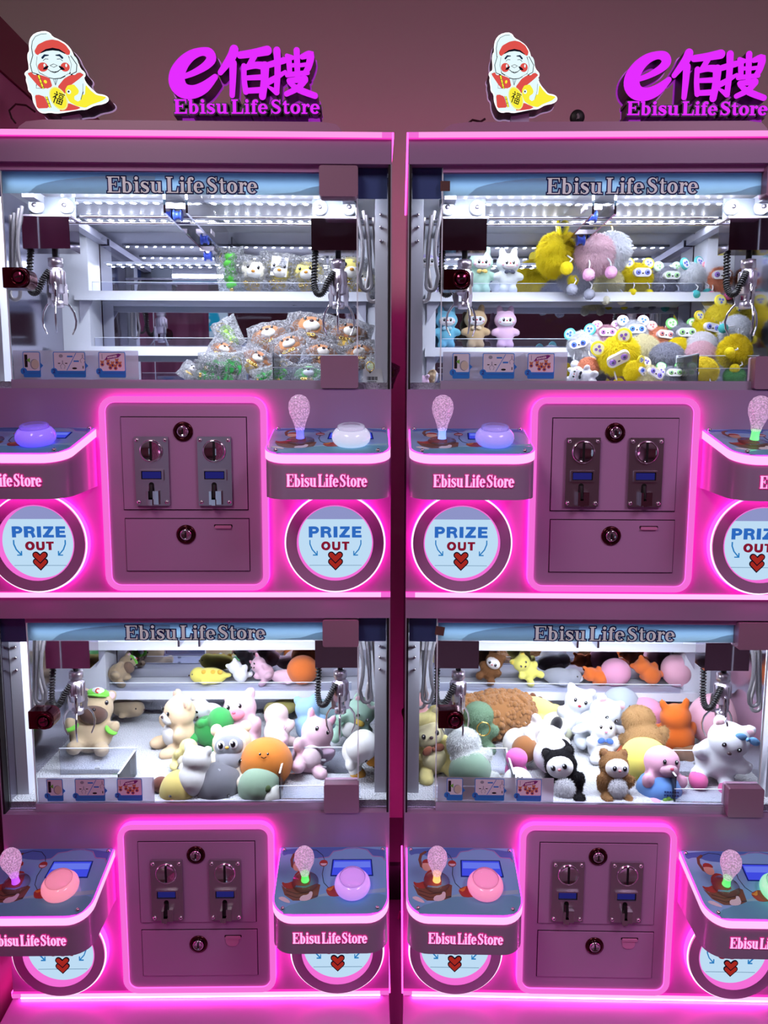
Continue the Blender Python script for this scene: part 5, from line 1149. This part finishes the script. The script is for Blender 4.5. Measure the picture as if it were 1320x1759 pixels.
UR(722, 660, .14, 50, T('bunny', bowtie=False), dict(a=(232, 196, 226), e=(232, 196, 226)), (30, -70, 100), 'lilac bunny doll lying in the left front corner', g='bunny dolls lying in the heap', n='bunny_doll')
UR(742, 648, .2, 46, T('bunny', bowtie=False), dict(a=(220, 188, 150), e=(220, 188, 150)), (40, 70, 120), 'tan doll lying behind the lilac one in the corner', g='bunny dolls lying in the heap', n='bunny_doll')
UR(836, 628, .3, 44, T('bunny', bowtie=False), dict(a=(230, 200, 160), e=(230, 200, 160)), (20, -20, 60), 'sand coloured doll peeking over the instruction strip', g='bunny dolls lying in the heap', n='bunny_doll')

# --- upper left cabinet: keychain toys in clear bags
GBG = 'bagged keychain toys in the upper left cabinet'
def UL(px, py, Y, h, kind, cols, rot, lab): put(0, px, py, Y, h, kind, cols, rot, lab, name='bagged_keychain', cat='bagged toy', group=GBG)
GN = dict(a=(96, 205, 74)); GN2 = dict(a=(70, 190, 90))
BR = dict(a=(196, 134, 88), b=(246, 240, 232), a2=(190, 130, 84)); BR2 = dict(a=(180, 118, 76), b=(244, 238, 228), a2=(230, 190, 90)); YW = dict(a=(244, 226, 130), b=(250, 248, 240), a2=(240, 206, 90), N=(230, 160, 60)); WY = dict(a=(246, 240, 220), b=(250, 250, 246), a2=(240, 200, 90), N=(220, 150, 60))
UL(397, 466, .475, 82, T('bean', seed=1), GN, (0, -4, 0), 'upright bag with a green pea-pod string on the shelf')
UL(437, 472, .475, 70, T('pup', seed=2), WY, (0, 6, 0), 'bag with a white and yellow toy next to the pea-pod bag')
UL(481, 470, .475, 72, T('pup', seed=3, c=1), YW, (0, 8, 0), 'bag with a white paper label in the middle of the shelf')
UL(527, 474, .475, 70, T('pup', seed=4), YW, (0, -6, 0), 'bag with a pale yellow toy left of the claw on the shelf')
UL(604, 470, .475, 78, T('pup', seed=5), YW, (0, 4, 0), 'bag with a bright yellow toy right of the claw on the shelf')
UL(628, 486, .46, 56, T('pup', seed=21), WY, (0, 10, 0), 'small bag with a white toy at the right end of the shelf')
UL(392, 574, .30, 78, T('bean', seed=6, n=4), dict(a=(150, 200, 90)), (-38, -30, 0), 'bag with light green peas and a white ring on top of the heap')
UL(463, 582, .30, 74, T('pup', seed=7), BR, (-38, -12, 0), 'bag with a caramel puppy left in the upper row of the heap')
UL(534, 572, .32, 84, T('pup', seed=8), BR, (-38, 6, 0), 'bag with a caramel puppy centred in the upper row of the heap')
UL(600, 580, .30, 78, T('pup', seed=9), BR2, (-38, 10, 0), 'bag with a brown puppy right in the upper row of the heap')
UL(384, 606, .25, 54, T('pup', seed=10), BR2, (-38, 20, 0), 'bag with a brown toy lying above the green peas')
UL(500, 600, .24, 66, T('pup', seed=11), BR, (-38, -20, 0), 'bag with an orange-brown toy in the middle of the heap')
UL(553, 612, .2, 66, T('pup', seed=12), BR, (-38, 14, 0), 'bag with a caramel puppy just above the lower hinge plate')
UL(618, 612, .2, 62, T('pup', seed=13), BR, (-38, -14, 0), 'bag with a caramel puppy right above the paper tag')
UL(440, 622, .19, 60, T('pup', seed=14), BR2, (-38, 30, 0), 'bag with a dark brown toy behind the front peas')
UL(383, 632, .12, 88, T('bean', seed=15), GN2, (-38, 84, 0), 'upper one of two bags of green peas lying at the front glass')
UL(372, 648, .075, 84, T('bean', seed=16), GN2, (-38, 96, 0), 'lower one of two bags of green peas lying at the front glass')
UL(460, 646, .10, 60, T('bean', seed=17, n=4), GN2, (-38, 70, 0), 'small bag of dark green peas in the middle at the front glass')
UL(486, 640, .13, 58, T('bean', seed=18, n=3), GN, (-38, 20, 0), 'bag of bright green peas left of the lower hinge plate')
UL(530, 646, .09, 56, T('pup', seed=19), dict(a=(120, 205, 120), b=(240, 246, 240), a2=(240, 210, 80)), (-38, 0, 0), 'bag with a green and yellow toy beside the lower hinge plate')
UL(330, 640, .1, 40, T('pup', seed=20), dict(a=(240, 242, 244), a2=(230, 235, 240)), (-38, 30, 0), 'nearly white bag at the left end of the heap')
UL(654, 640, .14, 56, T('pup', seed=22), dict(a=(196, 210, 120), b=(246, 244, 230), a2=(60, 60, 60)), (-38, 16, 0), 'bag with an olive and dark toy in the right corner')
c, dst = at(0, 641, 651, .06); sc = dst/F_PX
t = thing('paper_tag', 'white paper price tag with a barcode hanging by a ring in the right corner', 'tag', c+Vector((0, 0, -17*sc)), 0)
M = FM(0, 0, 0)
MB().prism([(-17*sc, 34*sc), (15*sc, 34*sc), (20*sc, 0), (-19*sc, 0)], M, 0, .0006).obj('card', ink((236, 236, 236)), t)
b = MB()
for i in range(9): b.box((-10+2*i)*sc, (-9.2+2*i+(.7 if i % 3 else 0))*sc, -.0009, -.0006, 15*sc, 21*sc)
for i in range(6): b.box((-9+2.6*i)*sc, (-7.4+2.6*i)*sc, -.0009, -.0006, 11.5*sc, 13*sc)
b.obj('barcode', INKK, t)
b = MB(); 
for s in (-1, 1): b.prism(circ((s*1.1-5)*sc, 29.5*sc, 1.5*sc, 10), M, .0006, .0009+s*.00002)
b.prism([(-7.4*sc, 29*sc), (-2.6*sc, 29*sc), (-5*sc, 26*sc)], M, .0006, .00095)
b.obj('heart_mark', INKK, t)
MB().tube([(-5*sc+7*sc*math.cos(a), .0, 38*sc+8*sc*math.sin(a)) for a in [2*PI*i/24 for i in range(24)]], .0012, 6, closed=True).obj('key_ring', GOLD, t)

# ------------------------------------------------------------------ lit signs on the roofs
ZR = ZB+2*DK+.0057+.056
SW, SR_, SY, SK = emat('sign_lit_white', (226, 246, 250), 1.05), emat('sign_lit_red', (228, 84, 78), .95), emat('sign_lit_yellow', (252, 240, 60), 1.0), emat('sign_ink', (28, 26, 44), .5)
SPY = emat('sign_lit_pale_yellow', (244, 244, 150), 1.0); SBD = emat('sign_border', (250, 254, 255), 1.25); SP2 = emat('sign_lit_skin', (214, 238, 246), 1.0); SBL = emat('sign_ink_blue', (34, 58, 92), .6)
SIDEB = mat('sign_side_black', (10, 9, 14), .35); BACKP = mat('sign_back_acrylic', (225, 200, 240), .3, emit=(220, 190, 240), es=.35)
OUT = [(380, 85), (450, 110), (480, 160), (560, 195), (650, 250), (710, 330), (735, 410), (780, 480), (805, 560), (860, 610), (865, 650), (840, 680), (880, 760), (960, 840), (1000, 880), (1080, 890), (1135, 920), (1140, 970), (1080, 1010), (960, 1030), (900, 1060), (850, 1085), (780, 1085), (640, 1110), (560, 1125), (480, 1135), (400, 1120), (320, 1135), (260, 1110), (225, 1050), (195, 980), (190, 890), (145, 850), (140, 780), (120, 710), (130, 670), (105, 630), (130, 595), (165, 580), (165, 510), (155, 440), (160, 370), (185, 340), (180, 260), (200, 180), (260, 115)]
def inset(p, d):
    n = len(p); q = []
    ar = sum(p[i][0]*p[(i+1) % n][1]-p[(i+1) % n][0]*p[i][1] for i in range(n)); sg = 1 if ar > 0 else -1
    for i in range(n):
        a, c = Vector(p[i-1]), Vector(p[(i+1) % n]); t = (c-a).normalized(); q.append((p[i][0]-sg*t.y*d, p[i][1]+sg*t.x*d))
    return q
def figure_sign(m, px0, px1, py0, py1, Y, rz, label):
    c0, _ = at(m, px0, py1, Y); c1, _ = at(m, px1, py0, Y)
    s = (c1.x-c0.x)/1035; sv = (c1.z-c0.z)/1050; q = lambda p: [((x-620)*s, (1135-y)*sv) for x, y in p]
    t = thing('figure_sign', label, 'sign', (c0.x+(620-105)*s, c0.y, c0.z), rz, 'lit fisherman signs on the roofs')
    I = FM(0, 0, 0); out = smooth_poly(OUT, 1)
    MB().prism(q(inset(out, -10)), I, -.045, -.041).obj('back_plate', BACKP, t)
    MB().prism(q(out), I, -.041, -.001, 0).obj('side_band', SIDEB, t)
    MB().prism(q(out), I, -.001, .0, 0).obj('white_border', SBD, t)
    MB().prism(q(inset(out, 17)), I, 0, .0004).obj('face_panel', SW, t)
    ms = [SR_, SY, SK, SPY, SP2, SW, SBL]; b = MB(); k = [0]
    def poly(p, mi, sm=1):
        k[0] += 1; b.prism(q(smooth_poly(p, sm, .13)), I, .0003, .0005+k[0]*.00006, mi)
    def line(p, w_, mi=2, cap='round'):
        k[0] += 1; st = (q(p), [w*s for w in w_] if isinstance(w_, list) else w_*s, cap); b.ribbon(st, I, .0003, .0005+k[0]*.00006, 0, mi)
    def el(cx, cy, rx, ry, mi, a=0): poly([(cx+rx*math.cos(u)*math.cos(a)-ry*math.sin(u)*math.sin(a), cy+rx*math.cos(u)*math.sin(a)+ry*math.sin(u)*math.cos(a)) for u in [2*PI*i/24 for i in range(24)]], mi, 0)
    line([(232, 450), (215, 300), (230, 220), (270, 160), (340, 130), (408, 126)], [10, 8, 6, 5, 5, 5], 2)
    poly([(225, 900), (310, 895), (350, 930), (395, 1065), (245, 1072)], 0); poly([(640, 1000), (790, 1060), (740, 1085), (620, 1100), (520, 1105), (560, 1040)], 0)
    poly([(145, 625), (205, 605), (290, 640), (420, 680), (450, 790), (330, 840), (260, 770)], 0); poly([(510, 800), (600, 690), (670, 650), (800, 610), (845, 640), (790, 690), (710, 750), (640, 800), (600, 890)], 0)
    poly([(420, 670), (560, 670), (600, 690), (500, 800), (440, 740)], 5); poly([(450, 690), (535, 690), (492, 785)], 4); 
    for x in (465, 492, 517): line([(x, 695), (490, 775)], 4)
    line([(285, 650), (410, 1060)], 27, 1, 'flat'); line([(272, 650), (397, 1062)], 4); line([(298, 650), (423, 1058)], 4)
    for yy in (700, 750, 800, 960, 1010): line([(285+(yy-650)*.305-13, yy+2), (285+(yy-650)*.305+13, yy-3)], 5)
    poly([(150, 700), (250, 770), (265, 820), (370, 820), (410, 850), (400, 910), (330, 915), (260, 890), (190, 850), (170, 780)], 5); line([(255, 765), (250, 815), (370, 822)], 4)
    el(370, 868, 50, 52, 5)
    poly([(610, 830), (640, 780), (720, 765), (765, 820), (790, 890), (850, 900), (865, 770), (920, 840), (990, 900), (1115, 925), (1060, 970), (920, 1020), (850, 1060), (740, 1040), (650, 985), (612, 900)], 1)
    el(520, 945, 100, 158, 3, -.45); el(520, 945, 86, 142, 1, -.45)
    sset(b, [], I, 0, 0)
    for pts, ws, cap in FU:
        line([(430+p[0]*125+p[1]*48, 985-p[1]*135+p[0]*48) for p in pts], (ws if not isinstance(ws, list) else ws[0])*165, 2, cap)
    el(655, 862, 26, 28, 5); el(652, 860, 11, 12, 2)
    poly([(760, 760), (850, 740), (835, 850), (800, 960), (760, 985), (720, 960), (720, 920), (770, 890), (790, 820)], 5); line([(835, 760), (830, 860), (798, 960)], 4)
    line([(745, 770), (840, 700)], 30, 5)
    el(245, 525, 60, 120, 5); line([(230, 410), (195, 520), (215, 620), (290, 645)], 9); el(725, 525, 60, 120, 5); line([(700, 410), (770, 520), (760, 610), (690, 645)], 9)
    poly([(290, 400), (400, 340), (560, 340), (660, 400), (700, 520), (680, 630), (560, 690), (420, 690), (300, 620), (270, 500)], 5, 2)
    line([(285, 420), (270, 520), (300, 620), (420, 685), (480, 697), (560, 690), (680, 625), (705, 520), (670, 410)], 4)
    poly([(255, 350), (300, 270), (400, 220), (480, 205), (560, 220), (640, 270), (690, 345), (680, 388), (640, 392), (560, 335), (470, 322), (390, 338), (330, 372), (300, 398), (268, 385)], 0)
    line([(335, 372), (400, 338), (480, 325), (560, 338), (630, 380)], [10, 24, 30, 24, 10], 2)
    line([(350, 435), (378, 404), (425, 403)], [26, 24, 12], 6); line([(518, 403), (562, 402), (594, 435)], [12, 24, 26], 6)
    line([(358, 470), (385, 448), (420, 452)], 6, 6); line([(530, 452), (565, 448), (597, 472)], 6, 6)
    el(350, 552, 62, 58, 0); el(625, 552, 57, 57, 0); el(372, 532, 13, 22, 5); el(640, 532, 12, 22, 5)
    line([(440, 533), (485, 513), (530, 533), (485, 556), (440, 533)], 4); 
    line([(360, 578), (385, 565), (412, 545)], [14, 36, 16], 2); line([(556, 545), (585, 570), (612, 582)], [16, 36, 14], 2)
    line([(410, 580), (450, 608), (490, 614), (530, 608), (570, 580)], 6); line([(440, 606), (490, 626), (540, 606)], 5)
    el(370, 735, 16, 18, 1)
    b.obj('printed_figure', ms, t, label='backlit print of a laughing fisherman in red with a yellow fish')
    zp = c0.z-(ZR if 1 else 0)
    MB().box(-.02, .018, .018, .032, -zp-.0008, .012).obj('stand', mat('clear_stand', (220, 200, 235), .3), t)
    return t
figure_sign(0, 45, 183, 54, 195, .10, .0, 'lit white and red fisherman sign with a yellow fish, on the left machine')
figure_sign(1, 838, 962, 54, 194, .10, .0, 'lit white and red fisherman sign with a yellow fish, on the right machine')
MAG = emat('sign_magenta', (224, 44, 250), 1.05); SBK = mat('sign_letter_side', (44, 8, 50), .35); BKM = mat('sign_letter_back', (150, 50, 180), .3, emit=(190, 50, 220), es=.5)
def letter_sign(m, px0, px1, py0, py1, Y, label):
    c0, d0 = at(m, px0, py1, Y); c1, _ = at(m, px1, py0, Y); W = c1.x-c0.x; H = c1.z-c0.z
    t = thing('letter_sign', label, 'sign', (c0.x+W/2, c0.y, c0.z), 0, 'magenta letter signs on the roofs'); I = FM(0, 0, 0)
    s = W/1185                                # traced at 1185 units across
    X = lambda x: (x-65)*s-W/2
    sv = H/545; Yv = lambda y: (600-y)*sv
    big = [place(EEE, X(20), Yv(470), 392*sv, 405*s), place(BAI, X(448), Yv(450), 362*sv, 380*s), place(SOU, X(818), Yv(445), 350*sv, 360*s)]
    txt = [([(x+X(655), y+Yv(588)) for x, y in p], ws, c) for p, ws, c in words(SHOP, 112*sv, 1180*s)]
    allb = [st for g in big for st in g]; bar = ([(X(72), Yv(545)), (X(1250), Yv(545))], 96*s, 'flat')
    b = MB(); sset(b, allb+txt, I, -.046, -.043, 11*s); b.ribbon((bar[0], 150*s, 'flat'), I, -.046, -.0435, 0); b.obj('back_plate', BKM, t)
    b = MB(); sset(b, allb, I, -.043, -.001, 0); sset(b, txt, I, -.043, -.002, 9*s); b.ribbon(bar, I, -.043, -.012, 0); b.obj('letter_sides', SBK, t)
    b = MB(); sset(b, allb, I, -.001, .001, -1*s); b.obj('brush_characters', MAG, t, label='three big magenta brush characters')
    b = MB(); sset(b, txt, I, -.002, .001, -1*s); b.obj('shop_name', MAG, t, label='magenta serif shop name under the characters')
    zp = c0.z-ZR
    for x in (X(160), X(1190)): MB().box(x-.012, x+.012, .02, .036, -zp-.0008, .03).obj('foot', BKM, t)
    return t
letter_sign(0, 299, 550.5, 81.7, 197.4, .10, 'magenta brush-letter sign on the left machine')
letter_sign(1, 1077, 1329, 84, 200, .10, 'magenta brush-letter sign on the right machine, cut by the photo edge')
# small things on the roofs and in the gap
c, d = at(1, 992, 203, .12)
t = thing('round_badge', 'small dark round badge with a pale mark on the right machine', 'badge', (c.x, c.y, ZR)); s = d/F_PX
MB().lathe([(12.2*s, -.004), (12.4*s, .003), (10.5*s, .006), (0, .0065)], FM(0, 0, 12.2*s), 28).obj('disc', BLACK, t)
MB().prism(smooth_poly([(-3*s, 6*s), (-1*s, 9*s), (2*s, 8*s), (3*s, 13*s), (0, 18*s), (-3*s, 15*s), (-1*s, 12*s)], 1), FM(0, 0, 0), .006, .0072).obj('pale_mark', mat('badge_mark', (120, 110, 116), .5), t)
def wire(pts, r, label):
    o = MB().tube([at(m, x, y, Y)[0] for m, x, y, Y in pts], r, 6).obj('sign_cable', mat('dark_red_cable', (64, 16, 30), .4)); tag(o, label, 'cable'); return o
wire([(0, 60, 192, .24), (0, 45, 181, .25), (0, 27, 179, .25), (0, 16, 190, .25), (0, 20, 203, .25), (0, 27, 212, .25)], .0022, 'dark red cable looping behind the left fisherman sign')
wire([(1, 806, 211, .2), (1, 812, 206, .2), (1, 826, 209, .2), (1, 834, 204, .2)], .0025, 'short dark red cable end beside the right fisherman sign')
z_ = at(1, 686, 1482, .5)[0].z
gb = MB().box(.0, .0385, .49, .51, .0, z_).obj('black_board', mat('black_board', (8, 6, 8), .8)); tag(gb, 'black board standing on the floor in the gap between the machines', 'board')
for k, pts in enumerate((((689, 1566), (685, 1580), (675, 1610), (670, 1622)), ((687, 1628), (683, 1640), (674, 1688), (671, 1700)), ((690, 1640), (687, 1652), (680, 1680), (676, 1700)))):
    o = MB().tube([at(1, x, y, .40)[0] for x, y in pts], .0045, 8).obj('power_cable', mat('pink_cable', (190, 70, 140), .4))
    tag(o, ('highest', 'middle', 'lowest')[k]+' of three pinkish cables slanting in the dark gap between the machines', 'cable')
